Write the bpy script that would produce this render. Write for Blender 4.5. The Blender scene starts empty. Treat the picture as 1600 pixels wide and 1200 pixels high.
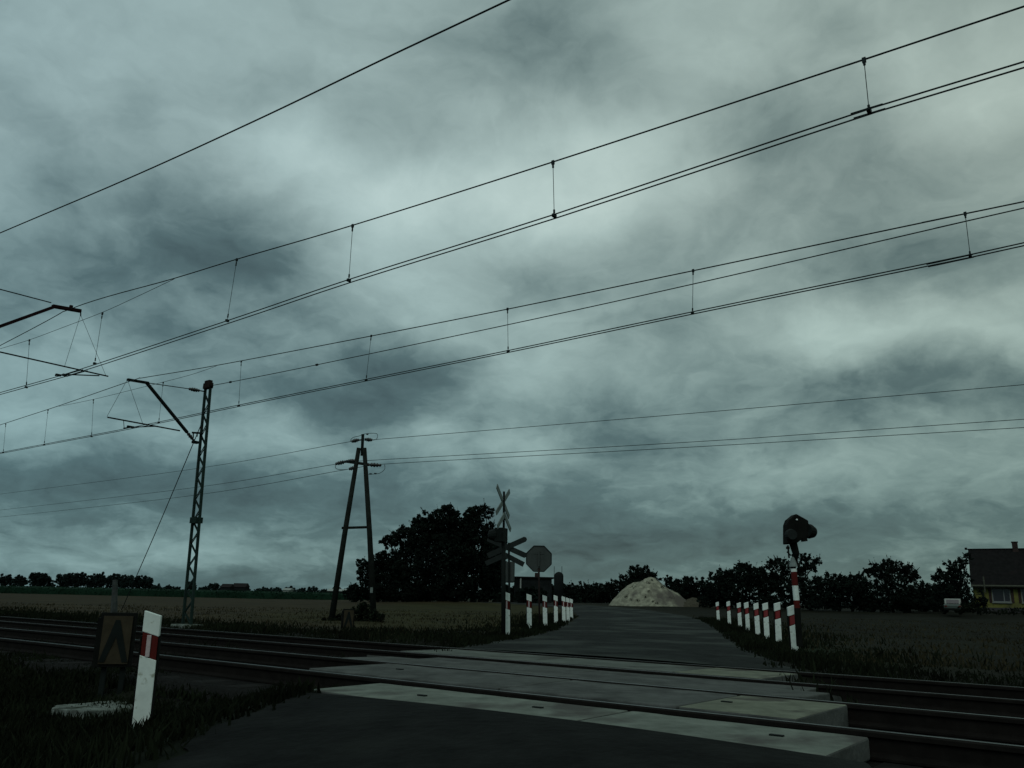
import bpy, bmesh, math, random
from mathutils import Vector, Matrix, noise
rnd = random.Random(7)
scene = bpy.context.scene
COL = scene.collection
R = math.radians

# ------------------------------------------------------------------ camera
CAM_F, HOR, CAM_H = 1300.0, 935.0, 1.2
ROLL = math.atan(.021)
TH = math.atan((HOR - 600) / CAM_F * math.cos(ROLL))
fw = Vector((0, math.cos(TH), math.sin(TH)))
up0 = Vector((0, -math.sin(TH), math.cos(TH)))
rt = (math.cos(ROLL) * Vector((1, 0, 0)) + math.sin(ROLL) * up0)
upv = (-math.sin(ROLL) * Vector((1, 0, 0)) + math.cos(ROLL) * up0)
cam_d = bpy.data.cameras.new('camera'); cam = bpy.data.objects.new('camera', cam_d)
COL.objects.link(cam)
M = Matrix((rt, upv, -fw)).transposed().to_4x4(); M.translation = (0, 0, CAM_H)
cam.matrix_world = M
cam_d.sensor_width = 36; cam_d.lens = 36 * CAM_F / 1600
cam_d.clip_start = .05; cam_d.clip_end = 6000
scene.camera = cam

# rail frame: a runs along the rails, c across them
ANG = R(141.9)
ra = Vector((math.cos(ANG), math.sin(ANG), 0)); rc = Vector((ra.y, -ra.x, 0))
def SC(s, c, z=0.0): return ra * s + rc * c + Vector((0, 0, z))
O = Vector((0, 0, CAM_H))
def ray(px, py): return fw * CAM_F + rt * (px - 800) - upv * (py - 600)
def atz(px, py, z): d = ray(px, py); return O + d * ((z - CAM_H) / d.z)
def aty(px, py, y): d = ray(px, py); return O + d * (y / d.y)
def atc(px, py, c): d = ray(px, py); return O + d * (c / d.dot(rc))
def ats(px, py, s): d = ray(px, py); return O + d * (s / d.dot(ra))

# ------------------------------------------------------------------ tagging
def tag(o, label=None, cat=None, group=None, kind=None):
    if label: o['label'] = label
    if cat: o['category'] = cat
    if group: o['group'] = group
    if kind: o['kind'] = kind
    return o
def empty(name, loc, label, cat, group=None, rz=0.0):
    o = bpy.data.objects.new(name, None); COL.objects.link(o)
    o.location = loc; o.rotation_euler = (0, 0, rz); o.empty_display_size = .2
    return tag(o, label, cat, group)
def copy_tree(o, parent=None):
    c = o.copy(); COL.objects.link(c); c.parent = parent
    for ch in [x for x in bpy.data.objects if x.parent == o]: copy_tree(ch, c)
    return c

# ------------------------------------------------------------------ mesh builder
class MB:
    def __init__(s): s.v = []; s.f = []
    def add(s, vs, fs):
        b = len(s.v); s.v += [tuple(v) for v in vs]; s.f += [tuple(i + b for i in f) for f in fs]; return s
    def box(s, c, d, rz=0, m=None):
        x, y, z = d[0] / 2, d[1] / 2, d[2] / 2
        vs = [Vector((i * x, j * y, k * z)) for i in (-1, 1) for j in (-1, 1) for k in (-1, 1)]
        rot = m if m else Matrix.Rotation(rz, 3, 'Z')
        vs = [rot @ v + Vector(c) for v in vs]
        return s.add(vs, [(0, 1, 3, 2), (4, 6, 7, 5), (0, 4, 5, 1), (2, 3, 7, 6), (0, 2, 6, 4), (1, 5, 7, 3)])
    def bar(s, a, b, w, h, up=Vector((0, 0, 1))):
        a = Vector(a); b = Vector(b); d = (b - a); L = d.length; d.normalize()
        x = d.cross(up)
        if x.length < 1e-4: x = d.cross(Vector((1, 0, 0)))
        x.normalize(); y = x.cross(d)
        m = Matrix((x, d, y)).transposed()
        return s.box((a + b) / 2, (w, L, h), m=m)
    def tube(s, pts, r, n=6, r2=None):
        pts = [Vector(p) for p in pts]; N = len(pts); b = len(s.v)
        for i, p in enumerate(pts):
            d = (pts[min(i + 1, N - 1)] - pts[max(i - 1, 0)]).normalized()
            x = d.cross(Vector((0, 0, 1)))
            if x.length < 1e-3: x = d.cross(Vector((0, 1, 0)))
            x.normalize(); y = d.cross(x)
            rr = r if r2 is None else r + (r2 - r) * i / (N - 1)
            for k in range(n):
                t = 2 * math.pi * k / n
                s.v.append(tuple(p + (x * math.cos(t) + y * math.sin(t)) * rr))
        for i in range(N - 1):
            for k in range(n):
                k2 = (k + 1) % n
                s.f.append((b + i * n + k, b + i * n + k2, b + (i + 1) * n + k2, b + (i + 1) * n + k))
        s.f.append(tuple(b + k for k in range(n))[::-1]); s.f.append(tuple(b + (N - 1) * n + k for k in range(n)))
        return s
    def lathe(s, prof, c=(0, 0, 0), n=14, m=None):
        b = len(s.v); c = Vector(c)
        for r, z in prof:
            for k in range(n):
                t = 2 * math.pi * k / n; v = Vector((r * math.cos(t), r * math.sin(t), z))
                s.v.append(tuple((m @ v if m else v) + c))
        for i in range(len(prof) - 1):
            for k in range(n):
                k2 = (k + 1) % n
                s.f.append((b + i * n + k, b + i * n + k2, b + (i + 1) * n + k2, b + (i + 1) * n + k))
        s.f.append(tuple(b + k for k in range(n))[::-1]); s.f.append(tuple(b + (len(prof) - 1) * n + k for k in range(n)))
        return s
    def prism(s, poly, h, o, ex, ey, ez):
        """extrude 2-D poly (in ex,ey) by h along ez, centred"""
        n = len(poly); b = len(s.v)
        for k in (-.5, .5):
            for p in poly: s.v.append(tuple(Vector(o) + ex * p[0] + ey * p[1] + ez * h * k))
        s.f.append(tuple(b + i for i in range(n))[::-1]); s.f.append(tuple(b + n + i for i in range(n)))
        for i in range(n):
            j = (i + 1) % n; s.f.append((b + i, b + j, b + n + j, b + n + i))
        return s
    def build(s, name, mat, parent=None, smooth=False, bevel=0):
        me = bpy.data.meshes.new(name); me.from_pydata(s.v, [], s.f); me.update()
        bm = bmesh.new(); bm.from_mesh(me); bmesh.ops.recalc_face_normals(bm, faces=bm.faces); bm.to_mesh(me); bm.free()
        if mat: me.materials.append(mat)
        if smooth:
            for p in me.polygons: p.use_smooth = True
        o = bpy.data.objects.new(name, me); COL.objects.link(o)
        if parent: o.parent = parent
        if bevel:
            b = o.modifiers.new('b', 'BEVEL'); b.width = bevel; b.segments = 2; b.limit_method = 'ANGLE'
        return o
def local(parent, name, mb, mat, **k):
    """mb in world coords, parent unrotated empty: shift into its local space"""
    L = parent.location
    mb.v = [(v[0] - L.x, v[1] - L.y, v[2] - L.z) for v in mb.v]
    return mb.build(name, mat, parent, **k)

# ------------------------------------------------------------------ materials
def mat(name, col, rough=.8, metal=0.0, var=.3, scale=6.0, bump=0.0, col2=None, detail=6, spec=.04, coord='Object', ns=None):
    m = bpy.data.materials.new(name); m.use_nodes = True
    nt = m.node_tree; N = nt.nodes; L = nt.links
    bs = N['Principled BSDF']; bs.inputs['Roughness'].default_value = rough; bs.inputs['Metallic'].default_value = metal
    bs.inputs['Specular IOR Level'].default_value = spec
    tc = N.new('ShaderNodeTexCoord'); nz = N.new('ShaderNodeTexNoise'); nz.inputs['Scale'].default_value = scale
    nz.inputs['Detail'].default_value = detail; nz.inputs['Roughness'].default_value = .65
    L.new(tc.outputs[coord], nz.inputs['Vector'])
    cr = N.new('ShaderNodeValToRGB'); cr.color_ramp.elements[0].position = .32; cr.color_ramp.elements[1].position = .68
    c2 = col2 if col2 else tuple(c * (1 + var) for c in col)
    c1 = tuple(c * (1 - var) for c in col) if not col2 else col
    cr.color_ramp.elements[0].color = (*c1, 1); cr.color_ramp.elements[1].color = (*c2, 1)
    L.new(nz.outputs['Fac'], cr.inputs['Fac'])
    out = cr.outputs['Color']
    if ns:                                   # second, coarser wear layer
        n2 = N.new('ShaderNodeTexNoise'); n2.inputs['Scale'].default_value = ns[0]; n2.inputs['Detail'].default_value = 4
        L.new(tc.outputs[coord], n2.inputs['Vector'])
        r2 = N.new('ShaderNodeValToRGB'); r2.color_ramp.elements[0].position = ns[2]; r2.color_ramp.elements[1].position = ns[2] + .12
        L.new(n2.outputs['Fac'], r2.inputs['Fac'])
        mx = N.new('ShaderNodeMix'); mx.data_type = 'RGBA'; mx.inputs[7].default_value = (*ns[1], 1)
        L.new(r2.outputs['Color'], mx.inputs[0]); L.new(out, mx.inputs[6]); out = mx.outputs[2]
    L.new(out, bs.inputs['Base Color'])
    if bump:
        b = N.new('ShaderNodeBump'); b.inputs['Strength'].default_value = bump; b.inputs['Distance'].default_value = .02
        n3 = N.new('ShaderNodeTexNoise'); n3.inputs['Scale'].default_value = scale * 5; n3.inputs['Detail'].default_value = 5
        L.new(tc.outputs[coord], n3.inputs['Vector']); L.new(n3.outputs['Fac'], b.inputs['Height']); L.new(b.outputs['Normal'], bs.inputs['Normal'])
    return m
MT = dict(
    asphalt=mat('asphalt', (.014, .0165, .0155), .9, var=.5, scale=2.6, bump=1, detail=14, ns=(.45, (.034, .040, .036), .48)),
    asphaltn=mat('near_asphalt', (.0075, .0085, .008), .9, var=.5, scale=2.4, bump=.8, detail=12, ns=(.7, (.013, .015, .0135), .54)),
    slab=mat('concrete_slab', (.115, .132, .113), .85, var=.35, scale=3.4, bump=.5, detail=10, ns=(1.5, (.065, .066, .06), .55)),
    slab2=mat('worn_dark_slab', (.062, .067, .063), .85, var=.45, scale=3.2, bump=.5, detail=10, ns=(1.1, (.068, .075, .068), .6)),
    slabmid=mat('mid_grey_slab', (.088, .10, .088), .85, var=.35, scale=2.4, bump=.5, detail=10, ns=(1.3, (.055, .058, .052), .55)),
    slabend=mat('yellowish_slab_end', (.12, .132, .10), .85, var=.35, scale=2.5, bump=.5, detail=10, ns=(2, (.06, .06, .05), .55)),
    rail=mat('rail_steel', (.075, .085, .083), .42, .8, var=.5, scale=1.5),
    railside=mat('rusty_rail_web', (.009, .008, .007), .8, var=.3, scale=8),
    sleeper=mat('sleeper', (.014, .014, .013), .9, var=.4, scale=5, bump=.4),
    ballast=mat('ballast', (.006, .006, .0055), .95, var=.6, scale=14, bump=1.0, col2=(.014, .014, .013)),
    wire=mat('wire', (.02, .028, .028), .6, .3, var=.2),
    dark=mat('dark_painted_steel', (.008, .011, .010), .6, var=.3),
    mast=mat('mast_paint', (.014, .027, .023), .6, .1, var=.35, scale=3, ns=(5, (.02, .013, .01), .62)),
    rust=mat('rusty_steel', (.016, .012, .011), .8, var=.4, scale=9),
    armred=mat('red_brown_arm', (.016, .007, .008), .7, var=.3),
    insul=mat('brown_insulator', (.008, .008, .007), .3, var=.2, spec=.5),
    pole=mat('tarred_timber', (.012, .015, .013), .9, var=.4, scale=4, bump=.5),
    white=mat('white_post_paint', (.56, .63, .59), .6, var=.14, scale=6, detail=10, ns=(14, (.30, .33, .27), .60)),
    red=mat('red_band', (.075, .012, .010), .6, var=.2),
    redlit=mat('red_reflector', (.17, .008, .010), .4, var=.1, spec=.6),
    refl=mat('white_reflector', (.4, .34, .34), .4, var=.15, scale=40),
    side=mat('black_post_side', (.007, .008, .007), .8, var=.3),
    signback=mat('grey_sign_back', (.044, .053, .050), .8, 0, var=.15, scale=3),
    signdark=mat('dark_sign_back', (.018, .023, .022), .8, var=.2, scale=4),
    crosswhite=mat('dirty_white_sign', (.15, .185, .175), .6, var=.3, scale=4),
    yellow=mat('faded_yellow_board', (.034, .029, .019), .8, var=.3, scale=7, ns=(12, (.03, .026, .018), .6)),
    concrete=mat('weathered_concrete', (.12, .14, .125), .9, var=.5, scale=6, bump=.9, detail=12, ns=(5.5, (.02, .026, .016), .50)),
    sand=mat('pale_sand', (.19, .192, .145), .95, var=.5, scale=2.2, bump=1.0, detail=12, ns=(.45, (.085, .08, .068), .49)),
    housewall=mat('yellow_plaster', (.12, .122, .036), .9, var=.3, scale=1.2, ns=(.6, (.07, .073, .032), .55)),
    plinth=mat('grey_plinth', (.04, .04, .042), .9, var=.2),
    roof=mat('dark_roof', (.008, .008, .008), .85, var=.35, scale=3, ns=(.6, (.012, .010, .010), .55)),
    gutter=mat('gutter', (.055, .06, .045), .6, var=.15),
    brick=mat('dark_brick', (.03, .022, .02), .9, var=.4, scale=9),
    frame=mat('window_frame', (.15, .165, .16), .5, var=.1),
    glass=mat('window_glass', (.008, .008, .012), .3, var=.1, spec=.6),
    carpaint=mat('pale_car_paint', (.17, .19, .165), .3, var=.05, spec=.5),
    cardark=mat('car_green_paint', (.05, .07, .06), .35, var=.1, spec=.5),
    tyre=mat('tyre', (.015, .015, .015), .9),
    shed=mat('shed_wall', (.011, .014, .014), .9, var=.3, scale=2),
    farwall=mat('far_white_wall', (.25, .28, .26), .9, var=.1),
    redroof=mat('red_roof', (.015, .014, .014), .9, var=.2),
    bark=mat('bark', (.012, .011, .009), .95, var=.3, scale=4),
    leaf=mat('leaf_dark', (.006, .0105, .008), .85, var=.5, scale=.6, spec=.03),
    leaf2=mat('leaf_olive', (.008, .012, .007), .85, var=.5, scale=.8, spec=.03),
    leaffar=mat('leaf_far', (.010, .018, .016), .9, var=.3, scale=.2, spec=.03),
    crop=mat('crop_green', (.006, .019, .011), .9, var=.3, scale=.2, spec=.03),
    grass=mat('grass_blade', (.0075, .0105, .0055), .85, var=.6, scale=.7, spec=.03),
    drygrass=mat('dry_grass_blade', (.027, .025, .014), .85, var=.7, scale=.7, spec=.03),
)

# ------------------------------------------------------------------ terrain
def sm(a, b, x):
    t = max(0.0, min(1.0, (x - a) / (b - a))); return t * t * (3 - 2 * t)
def interp(tab, y):
    if y <= tab[0][0]: return tab[0][1]
    for (a, b), (c, d) in zip(tab, tab[1:]):
        if y <= c: return b + (d - b) * (y - a) / (c - a)
    return tab[-1][1]
LX = [(-30, -5), (-5, -3.2), (2, -2.7), (5.8, -2.0), (7.4, -1.6), (15.1, -.76), (19.4, .1), (25.8, 1.3), (35.8, 2.6), (50, 4.2), (62, 4.3), (75, 2.2), (90, -5), (100, -14)]
RX = [(-30, 4), (-5, 2.9), (2.5, 2.4), (4.79, 1.76), (11.5, 3.84), (16.4, 4.69), (21.9, 5.78), (29.2, 7.3), (45, 10.3), (58, 11.3), (72, 10), (86, 5), (98, -6), (104, -14)]
def far_rise(x, y):
    side = sm(-40, 10, x)
    return side * (.55 * sm(42, 95, y)) + .25 * sm(25, 80, x) * sm(20, 70, y)
def h(x, y):
    c = x * rc.x + y * rc.y
    out = max(interp(LX, y) - x, x - interp(RX, y))
    if y > 98: out = 5
    m = 1 - sm(.05, 1.1, out)
    off = .20 * sm(3.3, 5.3, c) - .10 * sm(8.0, 8.9, c) + .18 * sm(11.6, 13, c)
    road = .40 * sm(.6, 4.7, c)
    if c > 4.84: road = .40 - .14 * sm(4.84, 4.95, c)
    if c > 11.2: road = .26 + .08 * sm(11.2, 11.27, c) - .05 * sm(12, 18, c)
    if out > .4 and (c < 4.9 or c > 12.6):
        w = sm(.4, 2, out)
        off += w * (.05 * noise.noise(Vector((x * .8, y * .8, 0))) + .10 * noise.noise(Vector((x * .13, y * .13, 3))))
        if c > 12.6: off += .10 * math.exp(-((out - 1.2) ** 2)) * (1 if x < interp(LX, y) else -.2)
    return off + (road - off) * m + far_rise(x, y)
def axis(lo, hi, fine_lo, fine_hi, d, g=1.13):
    a = []; x = fine_lo
    while x <= fine_hi: a.append(x); x += d
    s = d; x = fine_hi
    while x < hi: s *= g; x += s; a.append(x)
    s = d; x = fine_lo; pre = []
    while x > lo: s *= g; x -= s; pre.append(x)
    return pre[::-1] + a
xs = axis(-3500, 3500, -14, 14, .28); ys = axis(-400, 5000, 1.5, 34, .28, 1.06)
V = [(x, y, h(x, y)) for y in ys for x in xs]; nx = len(xs)
Fc = [(j * nx + i, j * nx + i + 1, (j + 1) * nx + i + 1, (j + 1) * nx + i) for j in range(len(ys) - 1) for i in range(nx - 1)]
me = bpy.data.meshes.new('ground'); me.from_pydata(V, [], Fc); me.update()
ca = me.color_attributes.new('zone', 'FLOAT_COLOR', 'POINT')
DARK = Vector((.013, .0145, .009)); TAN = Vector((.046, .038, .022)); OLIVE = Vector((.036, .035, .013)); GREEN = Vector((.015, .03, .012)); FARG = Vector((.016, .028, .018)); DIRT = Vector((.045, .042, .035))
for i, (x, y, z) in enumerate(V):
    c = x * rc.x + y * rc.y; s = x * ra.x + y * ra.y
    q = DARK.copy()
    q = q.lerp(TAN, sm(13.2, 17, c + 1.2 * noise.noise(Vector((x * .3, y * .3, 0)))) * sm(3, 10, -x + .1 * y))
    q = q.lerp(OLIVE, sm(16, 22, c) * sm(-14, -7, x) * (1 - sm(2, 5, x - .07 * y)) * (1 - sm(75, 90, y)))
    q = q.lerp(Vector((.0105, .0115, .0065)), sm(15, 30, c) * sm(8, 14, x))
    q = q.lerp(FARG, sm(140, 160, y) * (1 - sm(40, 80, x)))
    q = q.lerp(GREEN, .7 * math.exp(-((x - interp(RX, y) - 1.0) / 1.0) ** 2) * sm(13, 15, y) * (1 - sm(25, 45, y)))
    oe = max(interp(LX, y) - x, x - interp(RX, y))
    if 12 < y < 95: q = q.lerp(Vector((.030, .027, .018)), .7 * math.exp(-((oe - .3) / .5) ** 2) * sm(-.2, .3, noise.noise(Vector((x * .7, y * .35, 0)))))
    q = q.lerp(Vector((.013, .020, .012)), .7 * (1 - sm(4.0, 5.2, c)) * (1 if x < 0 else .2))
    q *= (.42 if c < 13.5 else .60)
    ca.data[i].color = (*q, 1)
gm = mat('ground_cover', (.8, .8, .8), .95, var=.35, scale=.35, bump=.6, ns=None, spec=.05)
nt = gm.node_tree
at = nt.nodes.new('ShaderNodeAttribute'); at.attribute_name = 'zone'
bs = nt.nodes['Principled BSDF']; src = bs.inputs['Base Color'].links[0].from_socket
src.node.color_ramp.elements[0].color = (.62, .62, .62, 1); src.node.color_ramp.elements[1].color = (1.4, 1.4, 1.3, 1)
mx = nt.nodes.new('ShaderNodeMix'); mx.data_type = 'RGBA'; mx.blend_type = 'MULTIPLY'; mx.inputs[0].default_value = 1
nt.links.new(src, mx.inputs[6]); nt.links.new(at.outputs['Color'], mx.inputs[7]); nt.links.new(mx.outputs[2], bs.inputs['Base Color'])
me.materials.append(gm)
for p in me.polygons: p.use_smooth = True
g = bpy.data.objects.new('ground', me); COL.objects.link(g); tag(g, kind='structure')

# roads
def strip(name, rows, m, n=14, dz=.012, zf=None):
    mb = MB(); b = 0
    for L_, R_ in rows:
        jl = .22 * noise.noise(Vector((L_[0], L_[1] * .9, 1))) + .10 * noise.noise(Vector((L_[0] * 4, L_[1] * 4, 1))); jr = .22 * noise.noise(Vector((R_[0], R_[1] * .9, 7))) + .10 * noise.noise(Vector((R_[0] * 4, R_[1] * 4, 7)))
        L_ = (L_[0] + jl, L_[1]); R_ = (R_[0] + jr, R_[1])
        for k in range(n + 1):
            t = k / n; x = L_[0] + (R_[0] - L_[0]) * t; y = L_[1] + (R_[1] - L_[1]) * t
            crown = .03 * (1 - (2 * t - 1) ** 2)
            mb.v.append((x, y, (zf(x, y) if zf else h(x, y)) + dz + crown))
    for j in range(len(rows) - 1):
        for k in range(n):
            a = j * (n + 1) + k; mb.f.append((a, a + 1, a + n + 2, a + n + 1))
    o = mb.build(name, m, smooth=True)
    return tag(o, kind='structure')
def resample(P, n):
    out = []
    for j in range(n + 1):
        t = j / n * (len(P) - 1); i = min(int(t), len(P) - 2); f = t - i
        q = P[max(i - 1, 0)], P[i], P[i + 1], P[min(i + 2, len(P) - 1)]
        out.append(tuple(.5 * ((2 * q[1][k]) + (-q[0][k] + q[2][k]) * f + (2 * q[0][k] - 5 * q[1][k] + 4 * q[2][k] - q[3][k]) * f * f + (-q[0][k] + 3 * q[1][k] - 3 * q[2][k] + q[3][k]) * f ** 3) for k in (0, 1)))
    return out
farL = [tuple(SC(9.95, 11.26).xy), (.12, 19.4), (1.3, 25.8), (2.6, 35.8), (3.9, 48), (4.3, 62), (2.2, 75), (-5, 90), (-14, 100)]
farR = [tuple(SC(4.02, 11.26).xy), (4.69, 16.4), (5.78, 21.9), (7.3, 29.2), (9.3, 39), (11.0, 54), (10.2, 70), (5, 86), (-10, 104)]
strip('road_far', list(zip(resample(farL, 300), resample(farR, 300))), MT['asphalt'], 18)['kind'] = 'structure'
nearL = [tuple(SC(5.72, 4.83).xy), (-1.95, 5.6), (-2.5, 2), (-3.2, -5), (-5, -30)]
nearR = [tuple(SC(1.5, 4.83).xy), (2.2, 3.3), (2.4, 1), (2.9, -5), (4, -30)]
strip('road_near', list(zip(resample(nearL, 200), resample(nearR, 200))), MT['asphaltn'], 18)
zi = lambda x, y: .415 - .07 * sm(8.1, 8.9, x * rc.x + y * rc.y)
rows = [(tuple(SC(9.2 + (c - 8.1) * .6, c).xy), tuple(SC(2.9 + (c - 8.1) * .5, c).xy)) for c in (8.11, 8.4, 8.65, 8.88)]
mb = MB()
for (s0, s1, ca_, cb_, za, zb) in ((2.75, 8.75, 8.115, 8.88, .424, .328),):
    mb.add([SC(s0, ca_, za), SC(s1, ca_, za), SC(s1, cb_, zb), SC(s0, cb_, zb), SC(s0, ca_, .2), SC(s1, ca_, .2), SC(s1, cb_, .1), SC(s0, cb_, .1)],
           [(0, 1, 2, 3), (0, 4, 5, 1), (1, 5, 6, 2), (2, 6, 7, 3), (3, 7, 4, 0)])
tag(mb.build('road_infill', MT['slab2']), kind='structure')

# ------------------------------------------------------------------ track bed, rails, sleepers
def bedmesh(c0, c1, zt, zb):
    mb = MB(); n = 240; prof = [(c0 - .35, zb), (c0, zt), ((c0 + c1) / 2, zt + .015), (c1, zt), (c1 + .35, zb)]
    for i in range(n + 1):
        s = -60 + 300 * (i / n)
        for c, z in prof:
            j = .03 * noise.noise(Vector((s * 3, c * 3, z)))
            mb.v.append(tuple(SC(s, c + j, z + j * .6)))
    for i in range(n):
        for k in range(4):
            a = i * 5 + k; mb.f.append((a, a + 1, a + 6, a + 5))
    return mb
tag(bedmesh(5.15, 7.75, .275, .05).build('ballast_bed', MT['ballast'], smooth=True), kind='structure')
tag(bedmesh(9.1, 11.85, .185, .0).build('ballast_bed', MT['ballast'], smooth=True), kind='structure')
def track(cs, ztop, label):
    e = empty('railway_track', SC(5, sum(cs) / 2, ztop - .17), label, 'railway track', 'railway tracks over the crossing')
    for c in cs:
        mb = MB()
        prof = [(-.075, -.16), (.075, -.16), (.075, -.145), (.012, -.125), (.012, -.045), (.036, -.035), (.036, -.010), (.019, 0), (-.019, 0), (-.036, -.010), (-.036, -.035), (-.012, -.045), (-.012, -.125), (-.075, -.145)]
        n = len(prof); S = [-60 + 2.5 * i for i in range(121)]
        for s in S:
            w = .004 * noise.noise(Vector((s * .3, c, 0)))
            for p in prof: mb.v.append(tuple(SC(s, c + p[0] + w, ztop + p[1] + w)))
        for i in range(len(S) - 1):
            for k in range(n): mb.f.append((i * n + k, i * n + (k + 1) % n, (i + 1) * n + (k + 1) % n, (i + 1) * n + k))
        o = local(e, 'rail', mb, MT['railside'])
        o.data.materials.append(MT['rail'])
        for i, p in enumerate(o.data.polygons):
            if p.normal.z > .93 and p.center.z + e.location.z > ztop - .02: p.material_index = 1
    first = None; cm = sum(cs) / 2
    for i in range(98):
        s = -6 + .62 * i
        if first is None:
            mb = MB().box((0, 0, -.08), (.24, 2.4, .16)); first = mb.build('sleeper', MT['sleeper'], e, bevel=.015); o = first
        else: o = first.copy(); COL.objects.link(o); o.parent = e
        o.location = SC(s, cm, ztop - .165) - e.location; o.rotation_euler = (0, 0, ANG + R(rnd.uniform(-.8, .8)))
track((5.77, 7.2), .45, 'nearer pair of steel rails running through the level crossing')
track((9.68, 11.2), .36, 'farther pair of steel rails, just in front of the lattice mast')

# crossing slabs
def slab(s0, s1, c0, c1, z0, z1, m, label, chamfer=0.0, holes=(), th=.2):
    e = (s0 + s1) / 2, (c0 + c1) / 2
    root = empty('crossing_slab', SC(e[0], e[1], (z0 + z1) / 2 - th), label, 'concrete slab', 'concrete slabs of the level crossing')
    mb = MB(); N = 16; g = .012
    bl = []
    for zz in (0, 1):
        for i in range(N + 1):
            s = s0 + g + (s1 - s0 - 2 * g) * i / N
            for c, z in ((c0, z0), (c1, z1)):
                jz = .004 * noise.noise(Vector((s * 2, c * 3, 1)))
                jc = .008 * noise.noise(Vector((s * 4, c * 3, 5)))
                bl.append(tuple(SC(s, c + jc, z + (jz if zz else -th))))
    mb.v = bl; k = 2 * (N + 1)
    for i in range(N):
        a = 2 * i
        mb.f += [(k + a, k + a + 1, k + a + 3, k + a + 2), (a, a + 2, a + 3, a + 1), (a, k + a, k + a + 2, a + 2), (a + 1, a + 3, k + a + 3, k + a + 1)]
    mb.f += [(0, 1, k + 1, k), (k - 2, 2 * k - 2, 2 * k - 1, k - 1)]
    o = local(root, 'slab_body', mb, m, bevel=.012)
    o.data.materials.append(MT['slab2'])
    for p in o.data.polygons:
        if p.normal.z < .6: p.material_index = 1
    for (s, c) in holes:
        z = z0 + (z1 - z0) * (c - c0) / (c1 - c0)
        mb = MB().box(SC(s, c, z + .003), (.085, .032, .012), rz=ANG)
        local(root, 'lifting_slot', mb, MT['dark'])
    return root
sj = C_ = None
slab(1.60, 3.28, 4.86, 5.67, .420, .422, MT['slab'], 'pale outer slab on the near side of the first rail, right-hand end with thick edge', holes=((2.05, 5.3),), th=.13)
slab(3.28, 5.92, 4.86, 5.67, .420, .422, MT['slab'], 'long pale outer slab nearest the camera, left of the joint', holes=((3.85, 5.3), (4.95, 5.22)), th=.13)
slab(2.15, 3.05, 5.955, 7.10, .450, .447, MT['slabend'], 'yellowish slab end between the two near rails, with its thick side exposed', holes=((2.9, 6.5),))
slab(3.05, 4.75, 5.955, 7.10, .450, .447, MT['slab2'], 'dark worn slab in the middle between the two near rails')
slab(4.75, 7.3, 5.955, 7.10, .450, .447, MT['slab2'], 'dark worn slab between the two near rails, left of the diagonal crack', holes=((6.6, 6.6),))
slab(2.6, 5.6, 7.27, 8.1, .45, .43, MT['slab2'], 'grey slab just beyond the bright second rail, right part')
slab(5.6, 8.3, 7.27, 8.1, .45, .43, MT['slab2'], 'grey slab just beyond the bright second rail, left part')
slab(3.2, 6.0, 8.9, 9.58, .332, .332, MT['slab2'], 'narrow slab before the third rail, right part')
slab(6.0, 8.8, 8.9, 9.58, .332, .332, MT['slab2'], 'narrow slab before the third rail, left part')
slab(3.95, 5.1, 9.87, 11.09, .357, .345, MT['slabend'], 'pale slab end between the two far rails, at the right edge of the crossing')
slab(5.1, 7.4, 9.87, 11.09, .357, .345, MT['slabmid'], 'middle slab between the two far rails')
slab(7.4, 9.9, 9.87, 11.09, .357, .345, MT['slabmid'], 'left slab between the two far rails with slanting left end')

# ------------------------------------------------------------------ overhead line
def wire(name, pts, r, parent=None, m='wire', sub=1):
    return pts
def dense(pts, n=6):
    out = [pts[0]]
    for a, b in zip(pts, pts[1:]):
        for i in range(1, n + 1): out.append(a.lerp(b, i / n))
    return out
def smoothpts(pts, n=8):
    P = [Vector(p) for p in pts]; out = []
    for i in range(len(P) - 1):
        q = P[max(i - 1, 0)], P[i], P[i + 1], P[min(i + 2, len(P) - 1)]
        for j in range(n):
            f = j / n
            out.append(.5 * ((2 * q[1]) + (-q[0] + q[2]) * f + (2 * q[0] - 5 * q[1] + 4 * q[2] - q[3]) * f * f + (-q[0] + 3 * q[1] - 3 * q[2] + q[3]) * f ** 3))
    out.append(P[-1]); return out
def ext(pts, dl, dr):
    a = (pts[0] - pts[1]).normalized(); b = (pts[-1] - pts[-2]).normalized()
    return [pts[0] + a * dl] + pts + [pts[-1] + b * dr]
def catenary(c, label, mess, cont, drops, ystitch, zc, dc, rw):
    root = empty('overhead_line', SC(8, c, zc), label, 'overhead line', 'overhead catenary lines above the tracks')
    local(root, 'messenger_wire', MB().tube(smoothpts(ext([atc(x, y, c) for x, y in mess], 22, 14)), rw), MT['wire'], smooth=True)
    for k in (-1, 1):
        cc = c + k * dc
        P = [atc(x, y, c) for x, y in cont]
        P = ext(P, 40, 14)
        P = [SC(p.dot(ra), cc, p.z) for p in P]
        local(root, 'contact_wire', MB().tube(smoothpts(P, 4), rw * .9), MT['wire'], smooth=True)
    if ystitch: local(root, 'stitch_wire', MB().tube(smoothpts([atc(x, y, c) for x, y in ystitch]), rw * .55), MT['wire'], smooth=True)
    for (x1, y1, x2, y2) in drops:
        a = atc(x1, y1, c); b = atc(x2, y2, c)
        mb = MB().tube([a, b], rw * .45, 5)
        mb.box(a, (.03, .022, .045), rz=ANG); mb.box(b, (.03, .05, .035), rz=ANG)
        mb.tube([a + (b - a) * .04, a + (b - a) * .10], .011, 6); mb.tube([b + (a - b) * .05, b + (a - b) * .11], .011, 6)
        local(root, 'dropper', mb, MT['wire'])
    return root
C1, C2 = 6.5, 10.45
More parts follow.
